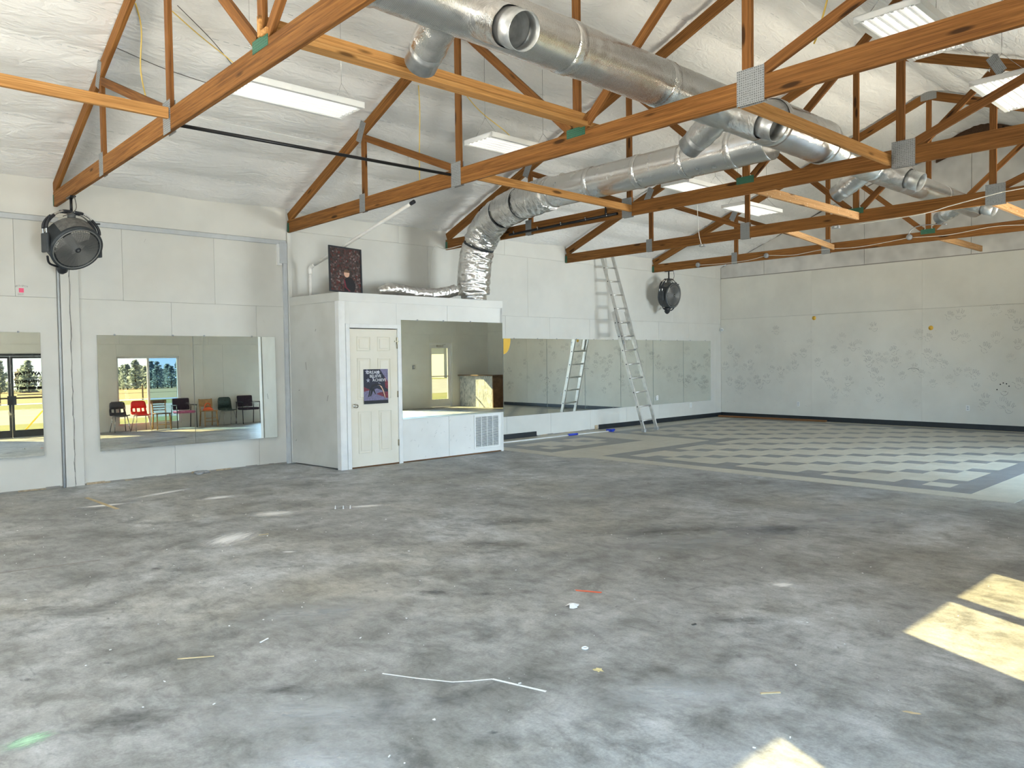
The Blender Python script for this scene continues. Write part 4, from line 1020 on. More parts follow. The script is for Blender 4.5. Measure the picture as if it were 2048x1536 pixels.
# ================================================================== CEILING LIGHTS
def make_fixture(x, y, z):
    f = empty('fluorescent_fixture', (x, y, z)); lx, ly = 1.24, 0.52
    b = MB()
    b.bb(x - lx / 2, x + lx / 2, y - ly / 2, y + ly / 2, z + 0.055, z + 0.062); b.build('back_pan', 'white_enamel', f)
    for sgn in (-1, 1):
        b = MB(); yy = y + sgn * ly / 2
        b.prism([(0, 0), (sgn * -0.045, 0.0), (sgn * -0.05, 0.012), (sgn * -0.004, 0.058), (0, 0.058)][::(1 if sgn < 0 else -1)], (x - lx / 2, yy, z), (0, 1, 0), (0, 0, 1), lx); b.build('side_rail', 'white_enamel', f)
        b = MB(); b.box((x + sgn * (lx / 2 - 0.004), y, z + 0.034), (0.008, ly, 0.055)); b.build('end_plate', 'white_enamel', f)
    for k in range(6):
        yy = y - 0.195 + 0.078 * k
        b = MB(); b.tube([(x - 0.59, yy, z + 0.022), (x + 0.59, yy, z + 0.022)], 0.0127, 10); o = b.build('tube', 'tube_glass', f)
        b = MB(); b.prism([(-0.036, 0.012), (-0.030, 0.010), (0.0, 0.050), (0.030, 0.010), (0.036, 0.012), (0.0, 0.056)], (x - 0.58, yy + 0.0, z), (0, 1, 0), (0, 0, 1), 1.16); b.build('glowing_reflector', 'glowing_reflector', f)
        for sgn in (-1, 1):
            b = MB(); b.box((x + sgn * 0.60, yy, z + 0.024), (0.022, 0.022, 0.034)); b.build('socket', 'white_enamel', f)
    b = MB(); b.bb(x - 0.40, x + 0.40, y - 0.06, y + 0.06, z + 0.062, z + 0.11); b.build('ballast_box', 'white_enamel', f)
    return f
fix0 = make_fixture(3.76, -3.72, 4.20)
FX = [(3.76, -3.72, 4.20, 'fluorescent fixture nearest on the left, hanging just beyond the nearest truss'),
      (6.68, -3.82, 4.20, 'fluorescent fixture hanging between the second truss and the silver cross duct'),
      (10.5, -3.97, 4.20, 'fluorescent fixture half hidden behind the silver cross duct'),
      (12.75, -3.63, 4.20, 'small far fluorescent fixture above the fourth truss chord'),
      (7.12, -8.42, 4.30, 'large fluorescent fixture at the top right corner, above the second truss'),
      (9.55, -8.56, 4.30, 'fluorescent fixture cut by the right edge of the picture')]
for k, (x, y, z, lb) in enumerate(FX):
    f = fix0 if k == 0 else copy_tree(fix0)
    f.location = (x, y, z); tag(f, lb, 'light fixture', 'fluorescent fixtures on wires')
    for sgn in (-1, 1):
        b = MB(); ap = (x + sgn * 0.5, y, roof_z(y) + 0.02)
        for s2 in (-1, 1): b.tube([(x + sgn * 0.5, y + s2 * 0.22, z + 0.06), (x + sgn * 0.5, y, z + 0.30)], 0.002, 5)
        b.tube([(x + sgn * 0.5, y, z + 0.30), ap], 0.0025, 5); b.build('hanging_wire', 'steel_bright', f)

# ================================================================== FANS
def fan(c, axis, label):
    c = Vector(c); a = Vector(axis).normalized(); fn = empty('drum_fan', c, label, 'fan', 'black drum fans under the trusses')
    side = a.cross(Vector((0, 0, 1))).normalized(); upv = side.cross(a).normalized()
    hx = Vector((a.x, a.y, 0)).normalized(); R = 0.285; D = 0.125
    b = MB(); b.lathe([(R - 0.03, -D), (R, -D + 0.02), (R, D - 0.03), (R + 0.008, D - 0.02), (R + 0.008, D), (R - 0.03, D + 0.006), (R - 0.04, D - 0.01), (R - 0.02, D - 0.03), (R - 0.02, -D + 0.03), (R - 0.03, -D)], 44, c, a); b.build('drum', 'fan_shell', fn)
    # dust lying on the top of the drum
    b = MB(); q = Vector((0, 0, 1)).rotation_difference(a); ks = 16; rows = []
    for i in range(ks + 1):
        th = -0.9 + 1.8 * i / ks; d = (upv * math.cos(th) + side * math.sin(th))
        rows.append([b.bm.verts.new(c + d * (R + 0.002) + a * s) for s in (-D + 0.03, 0.0, D - 0.045)])
    for r0, r1 in zip(rows[:-1], rows[1:]):
        for k in range(2): b._f([r0[k], r0[k + 1], r1[k + 1], r1[k]])
    b.build('dust_layer', 'fan_dust', fn)
    for s, nm in ((D - 0.004, 'front_grille'), (-D + 0.01, 'rear_grille')):
        b = MB(); rings = 26 if s > 0 else 9
        for k in range(rings):
            r = 0.035 + (R - 0.05 - 0.035) * k / (rings - 1); dome = 0.028 * (1 - (r / R) ** 2) * (1 if s > 0 else -1)
            b.tube(ring_pts(c + a * (s + dome), r, 36, a), 0.0030, 4, closed=True)
        for k in range(28):
            th = 2 * PI * k / 28; d = q @ Vector((math.cos(th), math.sin(th), 0))
            b.tube([c + a * (s + 0.028 * (1 if s > 0 else -1)) + d * 0.03, c + a * (s + 0.016 * (1 if s > 0 else -1)) + d * 0.16, c + a * s + d * (R - 0.02)], 0.0018, 4)
        b.build(nm, 'fan_wire', fn)
    b = MB(); b.tube(ring_pts(c + a * (D + 0.002), R - 0.022, 40, a), 0.008, 8, closed=True); b.build('grille_rim', 'fan_wire', fn)
    b = MB(); b.lathe([(0.0001, 0.03), (0.03, 0.03), (0.036, 0.022), (0.036, 0.0)], 16, c + a * D, a); b.build('badge', 'black_plastic', fn)
    b = MB(); b.lathe([(0.0001, D + 0.031), (0.016, D + 0.031)], 10, c, a); b.build('badge_mark', 'steel_bright', fn)
    b = MB(); b.lathe([(0.0001, 0.06), (0.05, 0.05), (0.055, -0.08), (0.0001, -0.09)], 16, c, a); b.build('motor', 'black_plastic', fn)
    for k in range(3):
        th = 2 * PI * k / 3 + 0.5; d = q @ Vector((math.cos(th), math.sin(th), 0)); t_ = a.cross(d)
        b = MB(); v = []
        for (r, w0, w1) in ((0.05, -0.03, 0.03), (0.14, -0.06, 0.06), (0.235, -0.075, 0.055)):
            v.append((b.bm.verts.new(c + d * r + t_ * w0 - a * 0.035), b.bm.verts.new(c + d * r + t_ * w1 + a * 0.035)))
        for p0, p1 in zip(v[:-1], v[1:]): b._f([p0[0], p0[1], p1[1], p1[0]])
        o = b.build('blade', 'grey_plastic', fn); sm = o.modifiers.new('thick', 'SOLIDIFY'); sm.thickness = 0.004
    # yoke: two hoops, black sleeves on bright tube, pivot boxes at the sides
    zt = ZB - 0.20 - c.z if ZB - 0.20 - c.z > 0.36 else 0.36
    for off in (-0.036, 0.036):
        o3 = hx * off
        ctl = [c - side * 0.305 + o3 + Vector((0, 0, 0.04)), c - side * 0.305 + o3 + Vector((0, 0, zt * 0.50)), c - side * 0.235 + o3 + Vector((0, 0, zt * 0.78)), c - side * 0.13 + o3 + Vector((0, 0, zt * 0.97)), c - side * 0.05 + o3 + Vector((0, 0, zt)),
               c + side * 0.05 + o3 + Vector((0, 0, zt)), c + side * 0.13 + o3 + Vector((0, 0, zt * 0.97)), c + side * 0.235 + o3 + Vector((0, 0, zt * 0.78)), c + side * 0.305 + o3 + Vector((0, 0, zt * 0.50)), c + side * 0.305 + o3 + Vector((0, 0, 0.04))]
        pth = smooth_path(ctl, 6); m = len(pth)
        b = MB(); b.tube(pth, 0.011, 8); b.build('yoke_tube', 'steel_bright', fn)
        for s0, s1 in ((0.08, 0.24), (0.36, 0.485), (0.515, 0.64), (0.76, 0.92)):
            b = MB(); b.tube(pth[int(s0 * m):int(s1 * m) + 1], 0.018, 8); b.build('yoke_sleeve', 'black_plastic', fn)
    for sgn in (-1, 1):
        b = MB(); b.box(c + side * (0.307 * sgn) + Vector((0, 0, -0.03)), (0.13, 0.035, 0.22), Matrix((hx, side, Vector((0, 0, 1)))).transposed()); b.build('pivot_box', 'fan_shell', fn, 0.01)
        b = MB(); b.tube([c + side * (0.26 * sgn) + hx * 0.045 + Vector((0, 0, zt * 0.72)), c + side * (0.30 * sgn) + hx * 0.075 + Vector((0, 0, zt * 0.72))], 0.009, 8); b.build('knob', 'black_plastic', fn)
    b = MB(); b.lathe([(0.0001, -0.045), (0.045, -0.045), (0.045, 0.02), (0.03, 0.03), (0.0001, 0.03)], 16, c + Vector((0, 0, zt - 0.035))); b.build('swivel_block', 'grey_plastic', fn)
    b = MB(); b.tube([c + Vector((0, 0, zt - 0.01)), Vector((c.x, c.y, ZB - 0.012))], 0.016, 10); b.build('drop_post', 'black_metal', fn)
    b = MB(); b.bb(c.x - 0.03, c.x + 0.03, c.y - 0.10, c.y + 0.10, ZB - 0.016, ZB - 0.001); b.build('mount_plate', 'black_metal', fn)
    # carrying handle loop and foot bulb below
    dn = -upv
    hp = [c - side * 0.27 + dn * 0.14 - a * 0.03, c - side * 0.30 + dn * 0.24 - a * 0.02, c - side * 0.18 + dn * 0.335, c + dn * 0.345, c + side * 0.16 + dn * 0.31, c + side * 0.22 + dn * 0.21]
    b = MB(); b.tube(smooth_path(hp, 6), 0.013, 8); b.build('carry_handle', 'black_plastic', fn)
    b = MB(); b.lathe([(0.0001, -0.10), (0.035, -0.085), (0.062, -0.045), (0.06, 0.0), (0.085, 0.03), (0.06, 0.06), (0.0001, 0.06)], 18, c + dn * 0.335, -dn); b.build('control_bulb', 'black_plastic', fn)
    pc = [Vector((c.x, c.y - 0.12, ZB + 0.02)), c + Vector((0.02, -0.12, zt + 0.02)), c + side * 0.1 + Vector((0, 0, zt - 0.06))]
    b = MB(); b.tube(smooth_path(pc, 6), 0.005, 6); b.build('power_cord', 'wire_dark', fn)
fan((2.338, -0.80, 2.985), (0.22, -0.74, -0.62), 'large black drum fan hanging from the nearest truss at the left')
fan((14.584, -0.46, 2.975), (0.02, -1.0, -0.14), 'black drum fan hanging from the farthest truss beside the ladder')

# ================================================================== LADDER
lad = empty('extension_ladder', (12.86, -1.2, 0), 'aluminium extension ladder leaning on the far wall', 'ladder')
f0 = Vector((12.865, -1.22, 0.02)); f1 = Vector((12.70, -0.10, 3.92)); ld = (f1 - f0).normalized(); lx = Vector((1, 0, 0)); lx = (lx - ld * lx.dot(ld)).normalized(); ln_ = lx.cross(ld)
def lpt(s, w, o=0.0): return f0 + ld * s + lx * w + ln_ * o
for sgn in (-1, 1):
    b = MB(); b.bar(lpt(0.05, sgn * 0.215), lpt(2.62, sgn * 0.215), 0.026, 0.075, ln_); b.build('base_rail', 'aluminium', lad, 0.003)
    b = MB(); b.bar(lpt(1.78, sgn * 0.185, 0.055), lpt(3.98, sgn * 0.185, 0.055), 0.024, 0.068, ln_); b.build('fly_rail', 'aluminium', lad, 0.003)
    b = MB(); b.box(lpt(0.04, sgn * 0.215) , (0.06, 0.10, 0.075)); b.build('foot_shoe', 'galvanised', lad, 0.006)
    b = MB(); b.box(lpt(1.93, sgn * 0.20, 0.05), (0.03, 0.05, 0.09)); b.build('rung_lock', 'galv_inside', lad, 0.004)
for k in range(8):
    s = 0.24 + 0.3048 * k; b = MB(); b.tube([lpt(s, -0.215), lpt(s, 0.215)], 0.016, 10); b.build('rung', 'aluminium', lad)
    for sgn in (-1, 1):
        b = MB(); b.tube([lpt(s, sgn * 0.215), lpt(s, sgn * 0.231)], 0.014, 8); b.build('rung_plug', 'black_plastic', lad)
for k in range(7):
    s = 2.06 + 0.3048 * k; b = MB(); b.tube([lpt(s, -0.185, 0.055), lpt(s, 0.185, 0.055)], 0.016, 10); b.build('rung', 'aluminium', lad)
    b = MB(); b.tube([lpt(s, -0.185, 0.055), lpt(s, -0.20, 0.055)], 0.013, 8); b.build('rung_plug', 'black_plastic', lad)

# ================================================================== MIRRORS
def wall_mirror(x0, x1, z0, z1, label, y=-0.008, nx=0.0, nz=0.0, clips=(), group='wall mirrors'):
    w, h = x1 - x0, z1 - z0; m = empty('wall_mirror', ((x0 + x1) / 2, y, z0), label, 'mirror', group)
    b = MB(); b.box((0, 0, h / 2), (w - 0.003, 0.006, h)); o = b.build('backing', 'mirror_edge', None); o.parent = m
    b = MB(); b.quad((-w / 2 + 0.0015, -0.0034, 0.001), (w / 2 - 0.0015, -0.0034, 0.001), (w / 2 - 0.0015, -0.0034, h - 0.001), (-w / 2 + 0.0015, -0.0034, h - 0.001)); o = b.build('silvered_glass', 'mirror', None); o.parent = m
    for cx in clips:
        b = MB(); b.box((cx - (x0 + x1) / 2, -0.002, h + 0.004), (0.022, 0.012, 0.022)); o = b.build('clip', 'box_grey', None, 0.003); o.parent = m
    m.rotation_euler = (-nz, 0, nx)
    return m
wall_mirror(0.913, 2.133, 0.428, 1.96, 'leftmost wall mirror, cut by the picture edge, reflecting the glass entrance doors', -0.034, 0.013, 0.0125, (1.9,))
wall_mirror(2.765, 3.984, 0.42, 1.935, 'wall mirror reflecting the red chair and bright window', -0.034, 0.0, 0.0125, (2.98, 3.72))
wall_mirror(3.988, 5.208, 0.42, 1.935, 'wall mirror beside the closet, reflecting the right-hand chairs', -0.034, 0.0, 0.0125, (4.15, 4.85))
wall_mirror(cs(1.09), 8.646, 0.66, 2.166, 'square mirror on the closet front, above the vent grille', CY - 0.008, 0, 0, (6.9, 7.4, 7.95))
sx_ = [9.66, 10.855, 12.045, 13.235, 14.425, 15.78, 16.98]
sx_ = [9.851, 11.039, 12.188, 13.379, 14.568, 15.78, 16.982]; sx_[0] = 9.845
lbs = ['mirror panel next to the closet in the long mirror row', 'second mirror panel from the closet, showing the ladder reflection', 'third mirror panel from the closet, left of the ladder', 'mirror panel right behind the lower ladder', 'fifth mirror panel from the closet, right of the ladder', 'last mirror panel of the long row, nearest the far corner']
for k in range(6): wall_mirror(sx_[k] + 0.004, sx_[k + 1] - 0.004, 0.44, 1.955, lbs[k], -0.008, 0, 0, (sx_[k] + 0.3, sx_[k + 1] - 0.25), 'long row of six mirror panels')
b = MB(); poly = [(0.185 * math.cos(a_), 0.30 * math.sin(a_)) for a_ in [-PI / 2 + PI / 2 * k / 14 for k in range(15)]] + [(0.0, 0.0)]
b.prism(poly, (9.86, -0.0120, 1.953), (1, 0, 0), (0, 0, 1), 0.0012); tag(b.build('paper_cutout', 'yellow_dot'), 'orange rounded paper cutout in the upper corner of the mirror beside the closet', 'cutout')

# ================================================================== THINGS ON THE CLOSET
vent = empty('vent_grille', (cs(2.85), CY, 0.085), 'white return-air vent grille low on the closet front', 'vent')
gx0, gx1, gz0, gz1 = cs(2.56), cs(3.142), 0.086, 0.64
for q in ((gx0, gx1, gz1 - 0.03, gz1), (gx0, gx1, gz0, gz0 + 0.03), (gx0, gx0 + 0.03, gz0 + 0.03, gz1 - 0.03), (gx1 - 0.03, gx1, gz0 + 0.03, gz1 - 0.03)):
    b = MB(); b.bb(q[0], q[1], CY - 0.014, CY - 0.001, q[2], q[3]); b.build('frame_rail', 'trim_white', vent, 0.003)
b = MB(); b.bb(gx0 + 0.03, gx1 - 0.03, CY - 0.002, CY - 0.0005, gz0 + 0.03, gz1 - 0.03); b.build('dark_back', 'grey_plastic', vent)
for k in range(1, 4):
    xm = gx0 + 0.03 + (gx1 - gx0 - 0.06) * k / 4; b = MB(); b.bb(xm - 0.005, xm + 0.005, CY - 0.013, CY - 0.002, gz0 + 0.03, gz1 - 0.03); b.build('divider', 'trim_white', vent)
ns = 26
for k in range(ns):
    z = gz0 + 0.04 + (gz1 - gz0 - 0.08) * k / (ns - 1); b = MB(); b.box(((gx0 + gx1) / 2, CY - 0.006, z), (gx1 - gx0 - 0.062, 0.0015, 0.016), Matrix.Rotation(0.7, 3, 'X')); b.build('louver', 'trim_white', vent)

# printed poster taped to the closet door
px0, px1, pz0, pz1 = cs(0.385), cs(0.822), 0.925, 1.432; yp = CY - 0.0175
pos = empty('door_poster', ((px0 + px1) / 2, yp, pz0), 'dark star-spangled gymnastics poster taped to the closet door', 'poster')
pw, ph = px1 - px0, pz1 - pz0
b = MB(); b.bb(px0, px1, yp, yp + 0.0015, pz0, pz1); b.build('sheet', 'poster_navy', pos)
def flat(name, poly, mat, lift):
    b = MB(); vs = [b.bm.verts.new((px0 + pw * u, yp - lift, pz0 + ph * v)) for u, v in poly]; b._f(vs); o = b.build(name, mat, pos, norm=False)
    return o
flat('print_stripe', [(0.0, 0.10), (1.0, 0.10), (1.0, 0.30), (0.55, 0.44), (0.0, 0.36)], 'poster_mauve', 0.0004)
flat('print_stripe', [(0.66, 1.0), (1.0, 1.0), (1.0, 0.62), (0.86, 0.78)], 'poster_mauve', 0.0004)
flat('print_stripe', [(0.0, 0.36), (0.28, 0.40), (0.0, 0.50)], 'poster_red', 0.0005)
flat('print_stripe', [(0.5, 0.28), (1.0, 0.14), (1.0, 0.34), (0.62, 0.32)], 'poster_red', 0.0005)
flat('print_stripe', [(0.86, 0.78), (1.0, 0.62), (1.0, 0.40), (0.88, 0.46)], 'poster_red', 0.0005)
flat('print_footer', [(0.0, 0.0), (1.0, 0.0), (1.0, 0.085), (0.0, 0.085)], 'poster_black', 0.0006)
for (u, v, s) in ((0.14, 0.93, 0.10), (0.60, 0.90, 0.10), (0.18, 0.68, 0.09), (0.38, 0.74, 0.06), (0.62, 0.56, 0.08)):
    flat('print_star', [(u + (s if k % 2 == 0 else s * 0.4) * math.sin(PI * k / 5), v + (s if k % 2 == 0 else s * 0.4) * math.cos(PI * k / 5) * pw / ph) for k in range(10)], 'poster_star', 0.0007)
# gymnast in a back-bend, arms and legs on the floor
body = [(0.17, 0.20), (0.22, 0.21), (0.27, 0.38), (0.36, 0.47), (0.48, 0.52), (0.60, 0.53), (0.70, 0.47), (0.76, 0.36), (0.84, 0.15), (0.90, 0.15), (0.84, 0.36), (0.76, 0.50), (0.64, 0.58), (0.46, 0.585), (0.32, 0.53), (0.22, 0.40)]
flat('print_figure', [(u, v) for u, v in body[::-1]], 'poster_black', 0.0008)
flat('print_figure_leg', [(0.62, 0.545), (0.72, 0.45), (0.79, 0.33), (0.86, 0.155), (0.89, 0.155), (0.82, 0.37), (0.73, 0.50)], 'skin', 0.0009)
flat('print_figure_arm', [(0.30, 0.44), (0.24, 0.22), (0.29, 0.22), (0.38, 0.38), (0.45, 0.28), (0.49, 0.27), (0.42, 0.44)], 'poster_black', 0.0008)
for t_, u, v, s in (('DREAM', 0.38, 0.905, 0.066), ('BELIEVE', 0.48, 0.795, 0.058), ('ACHIEVE', 0.64, 0.680, 0.060)):
    text_mesh('print_lettering', t_, 'poster_white', s, (px0 + pw * u, yp - 0.0016, pz0 + ph * v), (1, 0, 0), (0, 0, 1), pos, extr=0.0003)

# framed picture standing on the closet roof
fr = empty('framed_picture', (5.73, -1.20, CZ + 0.02), 'black framed crowd photograph standing on the closet roof', 'picture')
fw_, fh_ = 0.535, 0.665; FR = Matrix.Rotation(-0.10, 3, 'X') @ Matrix.Rotation(0.045, 3, 'Y'); fo = Vector((5.735, -1.22, CZ + 0.022))
def fpt(u, v, d=0.0): return fo + FR @ Vector((u * fw_, -d, v * fh_))
def fbar(u0, u1, v0, v1, mat, name, d0=0.0, d1=0.02):
    b = MB(); c8 = [fpt(u, v, d) for u in (u0, u1) for d in (d0, d1) for v in (v0, v1)]
    vs = [b.bm.verts.new(p) for p in c8]
    for q in ((0, 1, 3, 2), (4, 6, 7, 5), (0, 4, 5, 1), (2, 3, 7, 6), (0, 2, 6, 4), (1, 5, 7, 3)): b._f([vs[i] for i in q])
    return b.build(name, mat, fr)
for q in ((-0.5, 0.5, 0.0, 0.03), (-0.5, 0.5, 0.97, 1.0), (-0.5, -0.46, 0.03, 0.97), (0.46, 0.5, 0.03, 0.97)): fbar(*q, 'black_plastic', 'frame_rail')
fbar(-0.46, 0.46, 0.03, 0.97, 'crowd_print', 'print', 0.004, 0.010)
def fflat(name, poly, mat, d):
    b = MB(); vs = [b.bm.verts.new(fpt(u, v, d)) for u, v in poly]; b._f(vs); b.build(name, mat, fr, norm=False)
fflat('print_torso', [(-0.06, 0.04), (0.26, 0.04), (0.30, 0.20), (0.20, 0.33), (0.06, 0.36), (-0.05, 0.28)], 'poster_black', 0.0105)
fflat('print_trim', [(-0.06, 0.28), (-0.03, 0.28), (0.02, 0.12), (0.14, 0.04), (0.09, 0.04), (-0.04, 0.12)], 'poster_red', 0.0108)
fflat('print_head', [(0.03 + 0.085 * math.cos(2 * PI * k / 16), 0.42 + 0.082 * math.sin(2 * PI * k / 16)) for k in range(16)], 'skin', 0.0110)
fflat('print_hair', [(0.03 + 0.09 * math.cos(PI * k / 8), 0.445 + 0.065 * math.sin(PI * k / 8)) for k in range(9)], 'chair_wood_dark', 0.0112)

# condensate pipe
e = empty('pvc_pipe', (5.70, -0.24, CZ), 'white plastic pipe rising from the closet roof and slanting up to the second truss', 'pipe')
b = MB(); b.tube([(5.70, -0.24, CZ), (5.70, -0.24, 2.94)], 0.024, 14); b.build('pipe_length', 'pvc', e)
b = MB(); b.tube([(5.705, -0.28, 3.005), (6.0, -2.52, 3.655)], 0.024, 14); b.build('pipe_length', 'pvc', e)
b = MB(); b.tube(smooth_path([(5.70, -0.24, 2.89), (5.70, -0.24, 2.96), (5.703, -0.27, 3.002), (5.713, -0.35, 3.026)], 5), 0.031, 14); b.build('elbow', 'pvc', e)
b = MB(); b.tube([(5.996, -2.49, 3.646), (6.006, -2.56, 3.667)], 0.026, 12); b.build('end_cap', 'black_plastic', e)
b = MB(); b.bb(8.10, 8.17, -0.05, -0.001, 2.62, 2.70); tag(b.build('outlet_box', 'chair_wood_dark', None, 0.004), 'small brown outlet box on the wall behind the riser duct', 'outlet box')
b = MB(); b.tube(smooth_path([(8.135, -0.03, 2.69), (8.14, -0.03, 3.1), (8.20, -0.05, 3.55), (8.30, -0.25, 3.5), (8.46, -0.5, 3.55)], 6), 0.006, 6); tag(b.build('power_cable', 'cord_white'), 'white cable rising from the brown outlet box to the third truss', 'cable')

# ================================================================== WIRES, BOXES, WALL DETAILS
def cord(pts, r, mat, label, name='cord', sm=8):
    b = MB(); b.tube(smooth_path(pts, sm), r, 6); return tag(b.build(name, mat), label, 'cord', 'hanging cords and cables')
def rz(y, d=0.03): return roof_z(y) - d
cord([(2.42, -3.07, rz(-3.07)), (2.52, -2.9, 4.85), (2.55, -2.75, 4.5), (2.60, -2.75, 4.2)], 0.007, 'cord_yellow', 'yellow cord hanging beside the nearest truss brace')
cord([(2.75, -3.10, rz(-3.1)), (3.05, -2.95, rz(-2.95, 0.06)), (3.35, -2.85, rz(-2.85, 0.12)), (3.55, -3.3, 4.45), (3.70, -3.7, 4.32)], 0.006, 'cord_yellow', 'thin yellow cord drooping to the nearest fluorescent fixture')
cord([(5.75, -3.05, rz(-3.05)), (5.80, -3.0, 4.7), (5.82, -2.95, 4.2), (5.83, -2.93, 3.72)], 0.007, 'cord_yellow', 'yellow cord hanging down behind the second truss')
cord([(6.3, -3.2, rz(-3.2)), (6.45, -3.4, 4.75), (6.62, -3.7, 4.45), (6.68, -3.80, 4.32)], 0.006, 'cord_yellow', 'yellow cord drooping to the second fluorescent fixture')
cord([(2.50, -5.98, 5.9), (2.40, -5.99, 4.9), (2.36, -6.0, 4.2)], 0.008, 'cord_yellow', 'yellow cord running down the nearest truss king post')
cord([(6.72, -7.95, 5.3), (6.68, -7.9, 4.85), (6.55, -7.85, 4.4), (6.50, -7.82, 4.25)], 0.008, 'cord_yellow', 'thick yellow cord hanging left of the top right fixture')
cord([(2.40, -2.5, rz(-2.5, 0.06)), (2.9, -2.4, rz(-2.4, 0.08)), (3.5, -2.3, rz(-2.3, 0.06))], 0.004, 'wire_dark', 'dark chain stretched along the roof lining over the left bay', 'chain')
cord([(2.76, -3.22, rz(-3.22, 0.06)), (3.2, -2.95, rz(-2.95, 0.09)), (3.6, -2.6, rz(-2.6, 0.06))], 0.004, 'wire_dark', 'dark chain slanting down the roof lining to the near fixture', 'chain')
cord([(11.60, -3.22, 4.25), (11.58, -3.25, 3.95), (11.58, -3.27, 3.70), (11.60, -3.30, 3.53)], 0.006, 'cord_white', 'white cable hanging to the junction box under the fourth truss')
cord([(11.60, -7.9, 3.66), (11.60, -7.3, 3.58), (11.60, -6.9, 3.52), (11.61, -6.0, 3.50)], 0.006, 'cord_white', 'white cable clipped along the right part of the fourth truss')
cord([(11.60, -10.2, 3.75), (11.60, -9.2, 3.70), (11.60, -8.4, 3.68), (11.60, -7.9, 3.66)], 0.006, 'cord_white', 'white cable leaving the picture along the fourth truss')
cord([(14.555, -1.30, 3.575), (14.555, -1.9, 3.55), (14.555, -2.5, 3.56), (14.555, -2.88, 3.61)], 0.005, 'cord_white', 'white cable along the farthest truss between its first two boxes')
cord([(14.555, -2.95, 3.61), (14.555, -3.5, 3.56), (14.555, -4.1, 3.60), (14.555, -4.8, 3.57), (14.555, -5.65, 3.63)], 0.005, 'cord_white', 'white cable along the middle of the farthest truss')
cord([(14.555, -5.72, 3.63), (14.555, -6.3, 3.60), (14.555, -7.0, 3.65), (14.555, -7.6, 3.61), (14.555, -8.6, 3.62)], 0.005, 'cord_white', 'white cable along the right part of the farthest truss')
cord([(14.555, -5.66, 3.68), (14.555, -5.72, 3.78), (14.555, -5.9, 3.82), (14.50, -6.3, 3.78)], 0.009, 'box_grey', 'grey flexible conduit arching from the farthest truss box to the duct')
for (x, y, z, lb) in ((14.55, -1.27, 3.585, 'round grey junction box at the left of the farthest truss'), (14.55, -2.91, 3.61, 'round grey junction box left of centre on the farthest truss'), (14.55, -5.68, 3.64, 'round grey junction box near midspan of the farthest truss')):
    b = MB(); b.lathe([(0.0001, 0.03), (0.045, 0.03), (0.05, 0.025), (0.05, -0.012), (0.0001, -0.012)], 18, (x, y, z), (-1, 0, 0)); tag(b.build('junction_box', 'box_grey'), lb, 'junction box', 'junction boxes on trusses')
for (y, lb) in ((-3.31, 'small grey socket box under the left part of the fourth truss'), (-5.68, 'small grey socket box under the fourth truss at midspan')):
    e = empty('socket_box', (11.64, y, ZB), lb, 'socket box', 'socket boxes under the fourth truss')
    b = MB(); b.bb(11.60, 11.66, y - 0.055, y + 0.055, ZB - 0.045, ZB - 0.001); b.build('box', 'box_grey', e, 0.004)
    b = MB(); b.bb(11.596, 11.60, y - 0.03, y + 0.01, ZB - 0.035, ZB - 0.012); b.build('socket', 'outlet_white', e)
e = empty('motion_sensor', (L - 0.05, -0.05, 2.255), 'small white motion sensor in the far corner', 'sensor')
b = MB(); b.lathe([(0.0001, 0.05), (0.03, 0.045), (0.045, 0.02), (0.048, -0.02), (0.03, -0.045), (0.0001, -0.05)], 16, (L - 0.055, -0.055, 2.25), (-1, -1, -0.3)); b.build('housing', 'outlet_white', e)
b = MB(); b.tube([(L - 0.03, -0.02, 2.27), (L - 0.012, -0.006, 3.55)], 0.004, 6); b.build('wire', 'cord_white', e)
b = MB(); b.lathe([(0.0001, 0.012), (0.02, 0.01), (0.024, 0.0)], 14, (L - 0.09, -0.09, 2.237), (-1, -1, -0.3)); b.build('lens', 'trim_grey', e)
def outlet(c, axis, label):
    e = empty('wall_outlet', c, label, 'outlet', 'wall outlets'); c = Vector(c)
    R = Matrix.Identity(3) if axis == 'y' else Matrix.Rotation(-PI / 2, 3, 'Z')
    b = MB(); b.box(c + R @ Vector((0, -0.004, 0)), (0.072, 0.006, 0.115), R); b.build('cover', 'outlet_white', e, 0.003)
    for dz in (-0.022, 0.022):
        b = MB(); b.box(c + R @ Vector((0, -0.008, dz)), (0.032, 0.003, 0.028), R); b.build('socket', 'trim_grey', e, 0.002)
outlet((14.72, -0.008, 0.60), 'y', 'white wall outlet low on the mirror row, right of the ladder')
outlet((16.1, -0.001, 0.36), 'y', 'white wall outlet under the last mirror panel')
outlet((L - 0.001, -2.11, 0.39), 'x', 'white wall outlet left on the end wall, low')
outlet((L - 0.001, -5.76, 0.43), 'x', 'white wall outlet right on the end wall, with a dark mark')
for y, z, lb in ((-2.50, 2.43, 'round yellow dot sticker left on the end wall'), (-5.05, 2.10, 'round yellow dot sticker right on the end wall')):
    b = MB(); b.lathe([(0.0001, 0.002), (0.048, 0.002), (0.048, 0.0)], 22, (L, y, z), (-1, 0, 0)); tag(b.build('dot_sticker', 'yellow_dot'), lb, 'sticker', 'yellow dot stickers')
st = empty('square_sticker', (1.95, -0.001, 2.46), 'bright pink square sticker with pencilled words on the left wall', 'sticker')
b = MB(); b.bb(1.923, 1.975, -0.002, -0.0003, 2.445, 2.498); b.build('square', 'pink_sticker', st)
text_mesh('pencil_lettering', 'BRTI SPOT', 'pencil', 0.030, (1.952, -0.001, 2.525), (1, 0, 0), (0, 0, 1), st, arc=2.2, extr=0.0002)
text_mesh('pencil_lettering', 'DOT', 'pencil', 0.028, (1.942, -0.001, 2.422), (1, 0, 0), (0, 0, 1), st, extr=0.0002)

